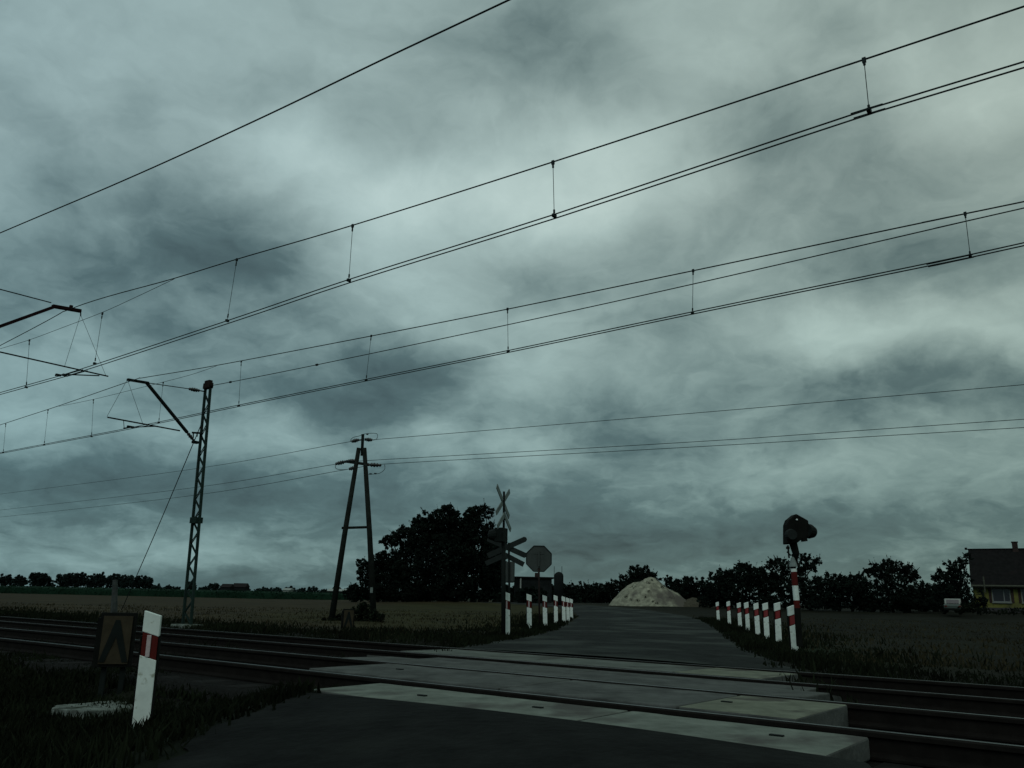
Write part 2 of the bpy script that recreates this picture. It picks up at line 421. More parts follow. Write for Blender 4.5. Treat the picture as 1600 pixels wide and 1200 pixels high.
catenary(C1, 'upper, nearer overhead line with twin contact wires and vertical droppers', [(0, 540), (112, 482), (272, 435), (370, 405), (551, 352), (864, 253), (1350, 93), (1600, 10)],
         [(0, 615), (100, 587), (355, 503.5), (548, 438.5), (864, 339), (1358, 174.5), (1600, 101)],
         [(46, 532, 41, 605), (160, 490, 148, 568), (370, 406, 355, 501), (551, 353, 545, 438), (864, 254, 866, 337), (1350, 94, 1358, 173)],
         [(0, 545), (46, 531), (100, 511), (160, 488), (215, 463), (272, 436)], 5.15, .04, .0078)
catenary(C2, 'lower, farther overhead line passing in front of the lattice mast', [(0, 664), (92, 634), (208, 594), (225, 590), (338, 571), (580, 525), (793, 483), (1083, 423), (1508, 334), (1600, 315)],
         [(0, 708), (210, 668), (373, 634), (572, 594), (795, 549), (1082, 489), (1516, 400), (1600, 381.5)],
         [(9, 663, 5, 707), (75, 641, 69, 695), (146, 625, 143, 682), (255, 598, 248, 660), (377, 565, 373, 634), (580, 525, 572, 594), (793, 483, 794, 549), (1083, 423, 1082, 489), (1508, 334, 1516, 400)],
         [(92, 635), (146, 624), (215, 607), (255, 597), (300, 585), (338, 572)], 5.25, .045, .0088)
def single(name, label, cat, pts, r, group=None, m='wire', clamps=()):
    P = smoothpts(pts, 10); root = empty(name, P[len(P) // 2], label, cat, group)
    local(root, 'cable', MB().tube(P, r), MT[m], smooth=True)
    for p in clamps:
        local(root, 'clamp', MB().lathe([(.005, -.06), (.03, -.03), (.03, .03), (.005, .06)], p, 8, m=Matrix.Rotation(ANG, 3, 'Z') @ Matrix.Rotation(R(90), 3, 'Y')), MT['dark'])
    return root
single('feeder_wire', 'single thin wire crossing the upper left corner of the sky', 'wire', ext([atc(0, 364, 4.55), atc(200, 279, 4.55), atc(400, 188, 4.55), atc(600, 92, 4.55), atc(795, 0, 4.55)], 16, 8), .0085)
mtop = atc(326, 603, 13.05)
single('earth_wire', 'wire running right from the head of the lattice mast', 'wire', [mtop, atc(360, 597, 13.05), atc(495, 570, 13.05), atc(800, 506, 13.05), atc(1100, 440, 13.05), atc(1508, 346, 13.05), atc(1600, 325, 13.05), atc(1600, 325, 13.05) - ra * 15], .0095, clamps=(atc(360, 597, 13.05), atc(495, 570, 13.05)))

# ------------------------------------------------------------------ lattice mast beyond the tracks
def lattice_mast(base, top, label, arm, wb=.40, wt=.25, plate=None):
    root = empty('catenary_mast', base, label, 'railway mast', 'lattice catenary masts')
    ax = (top - base)
    for k in (-1, 1):
        a = base + ra * (k * wb / 2) - Vector((0, 0, .4)); b = top + ra * (k * wt / 2)
        mb = MB().bar(a, b, .055, .065, up=rc); local(root, 'mast_leg', mb, MT['mast'])
    n = 21
    for side in (-1, 1):
        mb = MB()
        for i in range(n):
            t0 = .02 + .95 * i / n; t1 = .02 + .95 * (i + 1) / n
            k = 1 if i % 2 else -1
            p = base + ax * t0 + ra * (k * (wb + (wt - wb) * t0) / 2 * .9) + rc * side * .018
            q = base + ax * t1 + ra * (-k * (wb + (wt - wb) * t1) / 2 * .9) + rc * side * .018
            mb.bar(p, q, .030, .010, up=rc)
        local(root, 'lacing', mb, MT['mast'])
    local(root, 'mast_cap', MB().box(top + Vector((0, 0, .04)), (.33, .14, .17), rz=ANG).box(top + Vector((0, 0, .15)), (.25, .12, .10), rz=ANG).box(top + Vector((0, 0, .02)), (.44, .08, .06), rz=ANG), MT['rust'], bevel=.015)
    if plate is not None: local(root, 'stay_plate', MB().box(base + ax * plate, (.30, .22, .16), rz=ANG), MT['mast'])
    local(root, 'foundation', MB().box(base - Vector((0, 0, .12)), (.7, .6, .5), rz=ANG), MT['concrete'], bevel=.03)
    return root
def dirn(mb, a, b, r, n=8): return mb.tube([a, b], r, n)
def insul(a, b, r):
    a = Vector(a); b = Vector(b); d = b - a; L = d.length; q = d.to_track_quat('Z', 'Y').to_matrix()
    prof = [(r * .35, 0)]
    for i in range(5):
        z = L * (i + .5) / 5; k = .55 + .45 * math.sin(math.pi * (i + .5) / 5); prof += [(r * .7 * k, z - L * .08), (r * k, z - L * .02), (r * k, z + L * .03), (r * .7 * k, z + L * .07)]
    prof.append((r * .35, L)); return MB().lathe(prof, a, 12, m=q)
mb2 = atc(292, 981, 13.05); mt2 = atc(325, 605, 13.05)
mb2.z = .22
mast2 = lattice_mast(mb2, mt2, 'tall green lattice mast with bracket arm standing beyond the farther track', None, plate=.43)
s2 = 21.35
A = lambda x, y, s=s2: ats(x, y, s)
foot = A(305, 691); bend = A(229, 598); tip = A(199, 593)
mbr = MB().bar(foot.lerp(bend, .17), bend, .06, .085, up=ra).bar(bend + (bend - tip) * .1, tip, .06, .085, up=ra)
local(mast2, 'bracket_arm', mbr, MT['dark'])
local(mast2, 'arm_insulator', insul(foot.lerp(bend, .02), foot.lerp(bend, .19), .055), MT['insul'], smooth=True)
local(mast2, 'hinge', MB().box(foot, (.12, .16, .07), rz=ANG), MT['dark'])
local(mast2, 'top_tie', MB().tube([bend, A(302, 608.5)], .012).tube([A(310, 610), A(321, 612)], .018), MT['dark'])
local(mast2, 'tie_insulator', insul(A(295, 607.5), A(312, 610.5), .06), MT['insul'], smooth=True)
local(mast2, 'steady_tube', MB().tube([A(168, 652), A(281, 673)], .020), MT['dark'])
local(mast2, 'registration_arm', MB().tube([A(193, 669), A(205, 667.5), A(246, 666)], .016).box(A(204, 667), (.06, .18, .05), rz=ANG).tube([A(193, 657), A(194, 669)], .008), MT['dark'])
local(mast2, 'suspension_wire', MB().tube([tip, A(167, 651)], .005, 5).tube([tip, A(223, 662)], .005, 5), MT['wire'])
local(mast2, 'side_bracket', MB().bar(atc(301, 676, 12.95), atc(316, 677, 12.95), .06, .05).tube([atc(302, 675, 12.95), atc(302, 684, 12.95)], .02).tube([atc(308, 675, 12.95), atc(308, 682, 12.95)], .02), MT['dark'])
single('guy_wire', 'slanting stay cable from the lattice mast down to the field on its left', 'guy wire', [mt2.lerp(mb2, .14) - rc * .05, mt2.lerp(mb2, .14).lerp(aty(190, 953, 27.5), .5), aty(190, 953, 27.5)], .013)

# ------------------------------------------------------------------ near mast (mostly out of frame) with its arm
s1 = 15.65
B1 = lambda x, y: ats(x, y, s1)
mast1 = lattice_mast(SC(s1, 4.0, .05), SC(s1, 4.0, 7.0), 'red-brown bracket arm of the nearer mast reaching in at the left edge', None)
bend = B1(86, 479); tip = B1(126, 486)
foot = SC(s1, 4.2, 4.75)
local(mast1, 'bracket_arm', MB().bar(foot, bend, .055, .075, up=ra).bar(bend + (bend - tip) * .1, tip, .055, .08, up=ra).box(B1(111, 480), (.05, .05, .07), rz=ANG), MT['armred'])
local(mast1, 'top_tie', MB().tube([B1(80, 473), B1(0, 452), SC(s1, 4.05, 6.45)], .010), MT['dark'])
local(mast1, 'steady_tube', MB().tube([SC(s1, 4.1, 5.2), B1(0, 550), B1(169, 588)], .0135), MT['dark'])
local(mast1, 'registration_arm', MB().tube([B1(86, 587), B1(100, 585), B1(155, 587)], .012).box(B1(91, 586), (.05, .09, .035), rz=ANG).box(B1(101, 586), (.05, .07, .04), rz=ANG), MT['dark'])
local(mast1, 'suspension_wire', MB().tube([tip, B1(126, 494)], .012, 5).tube([B1(126, 492), B1(101, 572)], .0035, 5).tube([B1(126, 492), B1(165, 586)], .0035, 5), MT['wire'])

# ------------------------------------------------------------------ A-frame pole and power line
YP = 33.0
pb = aty(551, 968, YP)
pole = empty('power_pole', (pb.x, YP, h(pb.x, YP)), 'dark timber A-frame power pole with two crossed insulator arms, in shrubs', 'power pole')
l0 = aty(516, 972, YP); l1 = aty(563, 700, YP); r0 = aty(586, 972, YP); r1 = aty(567, 700, YP)
for a, b in ((l0, l1 + Vector((-.06, 0, 0))), (r0, r1 + Vector((.06, 0, 0)))):
    local(pole, 'pole_leg', MB().tube([a - Vector((0, 0, .4)), a.lerp(b, .5), b], .122, 12, .085), MT['pole'], smooth=True)
local(pole, 'cross_brace', MB().tube([aty(534, 825, YP), aty(579, 823.5, YP)], .05, 8), MT['pole'])
local(pole, 'top_spike', MB().tube([aty(565.5, 712, YP), aty(567, 678.5, YP)], .06, 8), MT['dark'])
local(pole, 'crossarm', MB().bar(aty(541, 721, YP), aty(576, 726, YP), .13, .10), MT['dark'])
for (x1, y1, x2, y2) in ((524, 725, 541, 721), (541, 721, 556, 719.5), (574, 726, 596, 727), (549, 690, 561, 687), (570, 686.5, 582, 687.5), (545, 733, 558, 730)):
    local(pole, 'insulator', insul(aty(x1, y1, YP), aty(x2, y2, YP), .09), MT['insul'], smooth=True)
local(pole, 'jumper', MB().tube(smoothpts([aty(x, y, YP) for x, y in ((547, 690), (551, 684), (562, 681), (567, 678.5), (580, 677), (589, 678), (589, 685), (583, 688))], 5), .011, 5)
      .tube(smoothpts([aty(x, y, YP) for x, y in ((524, 726), (525, 732), (534, 734), (546, 733))], 5), .011, 5)
      .tube(smoothpts([aty(x, y, YP) for x, y in ((601, 726), (601, 733), (594, 739), (586, 740.5), (575, 741))], 5), .011, 5)
      .box(aty(579, 740.5, YP), (.09, .05, .05)).box(aty(586.5, 740, YP), (.09, .05, .05)).box(aty(574, 678.5, YP), (.08, .05, .05)), MT['wire'])
local(pole, 'marker_plate', MB().box(aty(580.5, 922, YP - .2), (.10, .03, .2)), MT['crosswhite'])
# the line runs left-away and right-towards the camera
def pl(label, L, Rr, za):
    yl, yr = 120, 17
    single('power_line_wire', label, 'power line', [aty(*L[2], 75), aty(*L[1], 48), aty(*L[0], YP), aty(*Rr[0], YP), aty(*Rr[1], 29), aty(*Rr[2], 25), aty(*Rr[2], 25) + (aty(*Rr[2], 25) - aty(*Rr[1], 29)).normalized() * 60], .0105, 'power line wires strung from the A-frame pole')
pl('topmost of the three thin power line wires, fixed to the pole top', ((548, 690), (287, 735), (0, 772)), ((584, 687), (1090, 645), (1600, 601)), 0)
pl('middle power line wire, upper of the close pair below the top wire', ((523, 725.5), (287, 764), (0, 797)), ((568, 720), (1090, 690), (1600, 655)), 0)
pl('lowest power line wire, lower of the close pair', ((545, 733), (287, 776), (0, 808)), ((602, 725), (1090, 698), (1600, 668)), 0)

# ------------------------------------------------------------------ guide posts
def guide_post(slant, refl):
    root = empty('guide_post', (0, 0, 0), 'x', 'guide post')
    w, d, H = .145, .075, .95
    sl = .024 * slant                # top is higher on the side away from the road
    f = lambda z: [(-w / 2, z + sl), (w / 2, z - sl)]
    # body in pieces so that the band is a true inset
    ex, ey, ez = Vector((1, 0, 0)), Vector((0, 0, 1)), Vector((0, 1, 0))
    b0, b1 = .56, .765
    MB().prism([(-w / 2, -.4), (w / 2, -.4), (w / 2, b0 - sl), (-w / 2, b0 + sl)], d, (0, 0, 0), ex, ey, ez).build('lower_body', MT['white'], root, bevel=.006)
    MB().prism([(-w / 2, b1 + sl), (w / 2, b1 - sl), (w / 2, H - sl), (-w / 2, H + sl)], d, (0, 0, 0), ex, ey, ez).build('post_top', MT['white'], root, bevel=.006)
    MB().prism([(-w / 2 + .006, b0 + sl), (w / 2 - .006, b0 - sl), (w / 2 - .006, b1 - sl), (-w / 2 + .006, b1 + sl)], d - .01, (0, 0, 0), ex, ey, ez).build('red_band', MT['red'], root)
    if refl == 'w':
        MB().box((-.008, -d / 2, (b0 + b1) / 2), (.036, .014, .19)).build('reflector', MT['refl'], root, bevel=.003)
    else:
        MB().prism([(-.05, b0 + .02 + sl * .7), (.05, b0 + .02 - sl * .7), (.05, b1 - .02 - sl * .7), (-.05, b1 - .02 + sl * .7)], .012, (0, -d / 2, 0), ex, ey, ez).build('reflector', MT['redlit'], root)
    # dark rubber side strips
    MB().box((-w / 2 - .007, 0, .2), (.012, d * .9, 1.1)).box((w / 2 + .007, 0, .2), (.012, d * .9, 1.1)).build('side_strip', MT['side'], root)
    return root
def place_post(p, bx, by, tx, ty, hp, label, group, yaw=0):
    k = .95 * 1386 / hp * (1 + ((bx - 800) / 1386) ** 2 * .0)
    b = aty(bx, by, k); t = aty(tx, ty, k)
    lean = math.atan2((t.x - b.x), (t.z - b.z))
    p.location = b; sc = (t - b).length / .95; p.scale = (1, 1, sc); p.rotation_euler = (R(rnd.uniform(-1.5, 1.5)), lean, R(yaw)); tag(p, label, None, group)
G1 = 'red and white guide posts left of the far road'; G2 = 'red and white guide posts right of the far road'
wp = guide_post(1, 'w'); rp = guide_post(-1, 'r')
near = wp
k = 8.34
b = atz(221, 1130, .06); t = aty(240, 958, b.y)
near.location = b; near.rotation_euler = (0, math.atan2(t.x - b.x, t.z - b.z), R(14)); near.scale = (1, 1, (t - b).length / .95)
tag(near, 'big white guide post close to the camera, before the tracks, left', None, 'red and white guide posts')
left = [(792, 989, 792, 926, 63, 'beside the dark signal pole, nearest of the left row'), (827, 979, 826.5, 929, 50.5, 'second of the left row'), (852, 976, 851, 930.7, 45.5, 'third of the left row'),
        (868.5, 971, 868, 930.7, 40.5, 'fourth of the left row'), (881, 970, 880.4, 932.4, 37.7, 'fifth of the left row'), (887.7, 969, 887, 934.4, 35, 'sixth of the left row, close to its neighbours'), (893, 967, 892.5, 936, 31, 'farthest and smallest of the left row')]
for (bx, by, tx, ty, hp, l) in left:
    o = copy_tree(wp); o.scale = (1, 1, 1); place_post(o, bx, by, tx, ty, hp, 'white guide post with white reflector, ' + l, G1, rnd.uniform(-4, 8))
right = [(1242, 1020, 1235.5, 947, 74, 'nearest and tallest of the right row, beside the signal'), (1216.5, 1003, 1213.5, 942, 62, 'second of the right row'), (1198, 996, 1195.5, 942.5, 55, 'third of the right row'), (1184, 991, 1181, 942.5, 49.6, 'fourth of the right row'),
         (1168.5, 985, 1165.5, 941.5, 44, 'fifth of the right row'), (1156.5, 980, 1154, 942, 39, 'sixth of the right row'), (1139.5, 975.5, 1137.5, 940, 36, 'seventh of the right row'), (1122.5, 971.7, 1120.5, 941, 31, 'farthest and smallest of the right row')]
for i, (bx, by, tx, ty, hp, l) in enumerate(right):
    o = rp if i == 0 else copy_tree(rp0)
    if i == 0: rp0 = rp
    o.scale = (1, 1, 1); place_post(o, bx, by, tx, ty, hp, 'white guide post with red band, ' + l, G2, rnd.uniform(-8, 2))

# ------------------------------------------------------------------ boards with the black chevron
def chevron_board(base, wpx, hpx, label, yaw, W, Hh, zc, lean=0):
    root = empty('warning_board', base, label, 'warning board', 'yellow boards with black chevrons by the track', rz=R(yaw))
    MB().box((0, .03, Hh / 2), (W + .05, .05, Hh + .05)).build('board_frame', MT['side'], root, bevel=.008)
    MB().box((0, 0, Hh / 2), (W - .02, .03, Hh - .02)).build('board_face', MT['yellow'], root)
    t = W * .11
    apex = Hh * .90; ex, ey, ez = Vector((1, 0, 0)), Vector((0, 0, 1)), Vector((0, 1, 0))
    MB().prism([(-W * .46, .03), (-W * .28, .03), (0, apex * .62), (W * .28, .03), (W * .46, .03), (W * .07, apex), (-W * .07, apex)], .006, (0, -.020, 0), ex, ey, ez).build('chevron', MT['dark'], root)
    MB().box((-W * .3, .08, -.1), (.05, .05, 1.2)).box((W * .3, .08, -.1), (.05, .05, 1.2)).build('board_post', MT['dark'], root)
    MB().box((-W / 2 - .035, .06, Hh / 2 - .03), (.03, .11, Hh)).build('side_box', MT['side'], root)
    return root
b = aty(176, 1039, 9.3)
chevron_board(b, 0, 0, 'larger chevron board in front of the near rails, left of the near guide post', 14, .31, .51, 0)
b = aty(543.5, 983, 25.5)
chevron_board(b, 0, 0, 'small chevron board beyond the tracks, at the foot of the A-frame pole', 16, .30, .55, 0)

# ------------------------------------------------------------------ signs beside the far road
def x_bars(mb_or_none, c, yawv, L, w, angs, lower=None):
    """bars of a St Andrew's cross in the plane spanned by yawv and z"""
    out = []
    for a in angs:
        d = yawv * math.cos(R(a)) + Vector((0, 0, 1)) * math.sin(R(a))
        out.append(MB().bar(c - d * L, c + d * L, w, .02, up=yawv.cross(Vector((0, 0, 1)))))
    return out
Y1 = 20.6
bp = aty(787, 990, Y1); bp.z = .2
cs = empty('crossing_signal', bp, 'dark pole seen edge-on topped by two dirty white crossed boards, before the big tree', 'level crossing signal')
pt = aty(787.5, 800, Y1); pm = aty(787, 836, Y1)
local(cs, 'pole', MB().tube([bp - Vector((0, 0, .2)), pm], .055, 10).tube([pm, aty(787.5, 768, Y1)], .028, 8), MT['dark'], smooth=True)
yw = Vector((math.cos(R(72)), math.sin(R(72)), 0))
cc = aty(786, 784, Y1)
for o_ in x_bars(None, cc, yw, .60, .13, (33, -33)): local(cs, 'cross_board', o_, MT['crosswhite'], bevel=.004)
ap = aty(787, 804, Y1) + Vector((.02, 0, 0))
for k_ in (-1, 1):
    d = yw * k_ * math.cos(R(33)) - Vector((0, 0, 1)) * math.sin(R(33))
    local(cs, 'lower_board', MB().bar(ap, ap + d * .62, .12, .02, up=yw.cross(Vector((0, 0, 1)))), MT['crosswhite'], bevel=.004)
hd = aty(783, 836, Y1)
local(cs, 'signal_head', MB().box(hd, (.22, .34, .34), rz=R(-20)).lathe([(.16, 0), (.16, .03), (.10, .2), (.0, .22)], aty(776, 836, Y1), 14, m=Matrix.Rotation(R(-90), 3, 'Y')), MT['dark'], bevel=.01)
Y2 = 24.0
bp = aty(797, 980, Y2); bp.z = h(bp.x, Y2)
cs2 = empty('crossing_cross', bp, 'dark back of a crossed warning sign, left of the stop sign', 'crossing sign')
local(cs2, 'pole', MB().tube([bp - Vector((0, 0, .3)), aty(795, 848, Y2)], .03, 8), MT['dark'], smooth=True)
cc = aty(792, 855, Y2); ex = Vector((math.cos(R(8)), math.sin(R(8)), 0))
for a, off in ((25, 0), (-22, .025)):
    d = ex * math.cos(R(a)) + Vector((0, 0, 1)) * math.sin(R(a)); n_ = Vector((0, off, 0))
    poly = [(-.60, -.055), (-.57, -.075), (.57, -.075), (.62, -.03), (.62, .03), (.57, .075), (-.57, .075), (-.60, .055)]
    e2 = ex.cross(Vector((0, 0, 1))).cross(ex) if 0 else (Vector((0, 0, 1)) * math.cos(R(a)) - ex * math.sin(R(a)))
    local(cs2, 'cross_board', MB().prism(poly, .022, cc + n_, d, e2, ex.cross(Vector((0, 0, 1)))), MT['signdark'])
ap = aty(789, 867, Y2)
for k_ in (-1, 1):
    d = ex * k_ * math.cos(R(25)) - Vector((0, 0, 1)) * math.sin(R(25))
    local(cs2, 'lower_board', MB().bar(ap, ap + d * .60, .14, .02, up=ex.cross(Vector((0, 0, 1)))), MT['signdark'])
local(cs2, 'grey_box', MB().box(aty(797, 894, Y2 + .1), (.25, .16, .58), rz=R(-10)), MT['signback'], bevel=.04)
Y3 = 28.0
bp = aty(844, 945, Y3); bp.z = h(bp.x, Y3)
ss = empty('stop_sign', bp, 'grey octagonal back of a stop sign on a thin post', 'stop sign')
oc = aty(842, 873, Y3)
local(ss, 'post', MB().tube([bp - Vector((0, 0, .3)), oc + Vector((0, -.04, -.3))], .032, 8), MT['rust'], smooth=True)
rr = .40
oct_ = [(rr / math.cos(R(22.5)) * math.cos(R(22.5 + 45 * i)), rr / math.cos(R(22.5)) * math.sin(R(22.5 + 45 * i))) for i in range(8)]
local(ss, 'sign_plate', MB().prism(oct_, .012, oc, Vector((1, 0, 0)), Vector((0, 0, 1)), Vector((0, 1, 0))), MT['signback'])
ob = MB(); o2 = [(p[0] * 1.03, p[1] * 1.03) for p in oct_]
for i in range(8):
    a, b_ = o2[i], o2[(i + 1) % 8]; ob.bar(oc + Vector((a[0], -.012, a[1])), oc + Vector((b_[0], -.012, b_[1])), .03, .02, up=Vector((0, 1, 0)))
local(ss, 'rim', ob, MT['signdark'])
local(ss, 'clip', MB().box(oc + Vector((0, -.012, .16)), (.34, .012, .025)).box(oc + Vector((0, -.03, 0)), (.05, .05, .5)), MT['signback'])

# right-hand signal
Y4 = 17.2
bp = aty(1248, 1003, Y4)
sg = empty('crossing_signal', bp, 'black signal head on a red and white striped pole beside the right guide posts', 'level crossing signal')
P = lambda x, y, dy=0: aty(x, y, Y4 + dy)
def pr(x1, y1, x2, y2, r, name, m, n=12): local(sg, name, MB().tube([P(x1, y1), P(x2, y2)], r, n), MT[m], smooth=False)
pr(1249.5, 1010, 1245.5, 950, .062, 'pole_foot', 'side')
pr(1245.5, 950, 1244.6, 938, .060, 'red_stripe', 'red'); pr(1244.6, 938, 1242.4, 915, .060, 'white_stripe', 'white')
pr(1242.4, 915, 1240.5, 893.5, .060, 'red_stripe', 'red'); pr(1240.5, 893.5, 1240, 888.5, .060, 'white_stripe', 'white')
pr(1240, 888.5, 1239.6, 884, .05, 'collar', 'side')
local(sg, 'cone_cap', MB().lathe([(.085, 0), (.08, .03), (.035, .17), (.02, .19)], P(1239.5, 885.5), 14), MT['crosswhite'])
local(sg, 'bracket', MB().tube([P(1245, 884, .1), P(1244, 866, .1), P(1239, 848, .1)], .06, 8, .085).tube([P(1233, 872), P(1231, 852)], .018, 6).tube([P(1236, 868), P(1229.5, 862)], .015, 6).box(P(1231, 856), (.06, .05, .05)), MT['side'])
# housing outline traced as a real 3-D box
outl = [(1232, 812), (1243, 803), (1262, 813.5), (1264, 838), (1252, 843), (1244, 849), (1229, 850), (1229, 820)]
o_ = P(1246, 826); poly = [((P(x, y) - o_).x, (P(x, y) - o_).z) for x, y in outl]
local(sg, 'signal_housing', MB().prism(poly, .30, o_ + Vector((0, .1, 0)), Vector((1, 0, 0)), Vector((0, 0, 1)), Vector((0, 1, 0))), MT['side'], bevel=.02)
mz = Matrix.Rotation(R(35), 3, 'Z') @ Matrix.Rotation(R(95), 3, 'Y')
local(sg, 'visor', MB().lathe([(.15, 0), (.15, .12), (.13, .13), (.12, .22), (.06, .24)], P(1259, 829), 16, m=mz), MT['dark'], bevel=.004)
local(sg, 'visor', MB().tube([P(1255, 836), P(1257, 846)], .065, 12), MT['side'])
local(sg, 'lamp_back', MB().lathe([(.0, -.02), (.11, 0), (.12, .08), (.10, .16)], P(1234, 836, -.05), 14, m=Matrix.Rotation(R(90), 3, 'X')), MT['signdark'])
local(sg, 'bright_hole_disc', MB().lathe([(.012, 0), (.018, .02), (.018, .03), (.002, .035)], P(1244.5, 812, -.052), 10, m=Matrix.Rotation(R(90), 3, 'X')), MT['white'])  # white disc standing in for light through a small hole in the housing

# ------------------------------------------------------------------ small concrete things
pts = [atz(x, y, .10) for x, y in ((84, 1106), (88, 1101), (190, 1094), (250, 1088), (298, 1091), (295, 1098), (200, 1107), (130, 1112))]
cs_ = sum(pts, Vector()) / len(pts)
mb = MB()
top = []
for i, p in enumerate(pts):
    q = pts[(i + 1) % len(pts)]
    for k in range(5):
        v = p.lerp(q, k / 5); top.append(v + Vector((.03 * noise.noise(v * 6), .03 * noise.noise(v * 6 + Vector((3, 3, 3))), .012 * noise.noise(v * 4))))
n = len(top)
mb.v = [tuple(v) for v in top] + [tuple(v - Vector((0, 0, .22))) for v in top]
mb.f = [tuple(range(n))] + [(i, (i + 1) % n, n + (i + 1) % n, n + i) for i in range(n)]
tag(mb.build('broken_slab', MT['concrete'], bevel=.01), 'whitish weathered concrete slab lying in the grass behind the near guide post', 'concrete slab')
b = aty(179, 957, 34); b.z = .1
tag(MB().tube([b, aty(180, 906, 34)], .14, 8, .10).build('concrete_stub', mat('dim_concrete', (.045, .052, .050), .9)), 'dim grey concrete stub post in the stubble field behind the larger chevron board', 'post')

# ------------------------------------------------------------------ foliage
def leaves(mb, c, r, n, size, flat=1.0):
    """leaf faces in a noisy ellipsoid shell"""
    for _ in range(n):
        d = Vector((rnd.gauss(0, 1), rnd.gauss(0, 1), rnd.gauss(0, 1))).normalized()
        t = rnd.random() ** .45
        p = Vector((c[0] + d.x * r[0] * t, c[1] + d.y * r[1] * t, c[2] + d.z * r[2] * t))
        leaf(mb, p, size)
def leaf(mb, p, size):
    s = size * rnd.uniform(.6, 1.4)
    a = Vector((rnd.gauss(0, 1), rnd.gauss(0, 1), rnd.gauss(0, 1))).normalized() * s
    b = a.cross(Vector((rnd.gauss(0, 1), rnd.gauss(0, 1), rnd.gauss(0, 1)))).normalized() * s * rnd.uniform(.4, .8)
    i = len(mb.v); mb.v += [tuple(p - a), tuple(p + b * .9), tuple(p + a), tuple(p - b * .9)]; mb.f.append((i, i + 1, i + 2, i + 3))
def raw(name, mb, m, parent):
    me = bpy.data.meshes.new(name); me.from_pydata(mb.v, [], mb.f); me.materials.append(m)
    o = bpy.data.objects.new(name, me); COL.objects.link(o); o.parent = parent; return o
def plant(name, label, cat, base, Y, blobs, density, size, lm='leaf', group=None, trunk=.18, depthf=.8, sub=7, limbs=True, twig=.0, skirt=None):
    """blobs: (px, py, rx_px, ry_px) of the outline; each becomes a 3-D clump of leaf clusters at distance Y"""
    ppm = 1386.0 / Y; size = size * .74
    b = aty(base[0], base[1], Y); b.z = min(b.z, h(b.x, b.y) + 0.0) if Y < 200 else b.z
    root = empty(name, b, label, cat, group)
    mb = MB(); tr = MB()
    zc = []
    if skirt: blobs = blobs + [(skirt[0] + (skirt[1] - skirt[0]) * i / (skirt[2] - 1), skirt[3] - 7 + .019 * 0, (skirt[1] - skirt[0]) / skirt[2] * .85, 12) for i in range(skirt[2])]
    for (px, py, rx, ry) in blobs:
        Rx, Rz = rx / ppm, ry / ppm; Ry = max(Rx, Rz) * depthf
        c = aty(px, py, Y + rnd.uniform(-.4, .4) * Ry)
        n = int(density * rx * ry * (1.4 if Y < 300 else 4))
        ns = max(4, int(sub * (Rx * Rz) ** .5 * 2.2 / (size * 6) )) ; ns = min(ns, 70)
        n_in = int(n * .32)
        leaves(mb, c, (Rx * .86, Ry * .86, Rz * .86), n_in, size * 1.15)
        per = int((n - n_in) / ns) + 1
        for _ in range(ns):
            d = Vector((rnd.gauss(0, 1), rnd.gauss(0, 1), rnd.gauss(.15, 1))).normalized()
            rr_ = rnd.uniform(.62, 1.12)
            q = Vector((c.x + d.x * Rx * rr_, c.y + d.y * Ry * rr_, c.z + d.z * Rz * rr_))
            k = rnd.uniform(.06, .22) * min(Rx, Rz) + size * .5
            leaves(mb, q, (k, k, k * rnd.uniform(.7, 1.3)), per, size)
            if twig and rnd.random() < twig:
                e = q + (d + Vector((0, 0, .5))) * k * rnd.uniform(1.2, 2.2)
                for j in range(7): leaf(mb, q.lerp(e, j / 6), size * .7)
        zc.append((c, min(Rx, Rz)))
    raw('crown', mb, MT[lm], root).location = -b
    if limbs:
        up_ = max((c for c, _ in zc), key=lambda c: c.z)
        fork = b + Vector((0, 0, max(.6, (up_.z - b.z) * .28)))
        tr.tube([b - Vector((0, 0, .4)), b.lerp(fork, .5) + Vector((.1 * trunk, 0, 0)), fork], trunk, 9, trunk * .75)
        for c, r_ in zc[:9]:
            mid = fork.lerp(c, .5) + Vector((0, 0, r_ * .1))
            tr.tube([fork, mid, c + Vector((0, 0, r_ * .3))], trunk * .5, 6, trunk * .14)
        local(root, 'trunk', tr, MT['bark'], smooth=True)
    return root
GB = 'big dark trees behind the signs'
plant('broadleaf_tree', 'tallest dark broadleaf tree standing left of the level crossing signs', 'tree', (705, 940), 90,
      [(690, 812, 30, 20), (672, 838, 36, 26), (712, 835, 40, 34), (742, 806, 16, 16), (733, 830, 30, 26), (690, 880, 55, 45), (745, 880, 38, 48), (655, 815, 14, 10), (700, 797, 13, 10), (764, 832, 14, 16), (770, 870, 20, 40), (768, 910, 20, 26), (700, 918, 60, 22)], 3.1, .20, 'leaf', GB, .42, twig=.35, skirt=(655, 785, 5, 938))
plant('broadleaf_tree', 'round dark tree on the left flank of the tallest tree', 'tree', (636, 938), 93,
      [(632, 838, 24, 17), (612, 846, 18, 13), (645, 860, 24, 24), (622, 872, 16, 16), (640, 900, 32, 34)], 3.0, .19, 'leaf', GB, .3, twig=.3, skirt=(605, 670, 3, 937))
plant('broadleaf_tree', 'low dark tree behind the right leg of the A-frame pole', 'tree', (590, 938), 88,
      [(566, 880, 13, 8), (578, 895, 22, 22), (600, 878, 22, 18), (612, 900, 26, 32), (575, 920, 26, 18), (605, 922, 40, 16), (552, 925, 12, 12)], 3.0, .18, 'leaf', GB, .22, twig=.3, skirt=(552, 640, 4, 937))
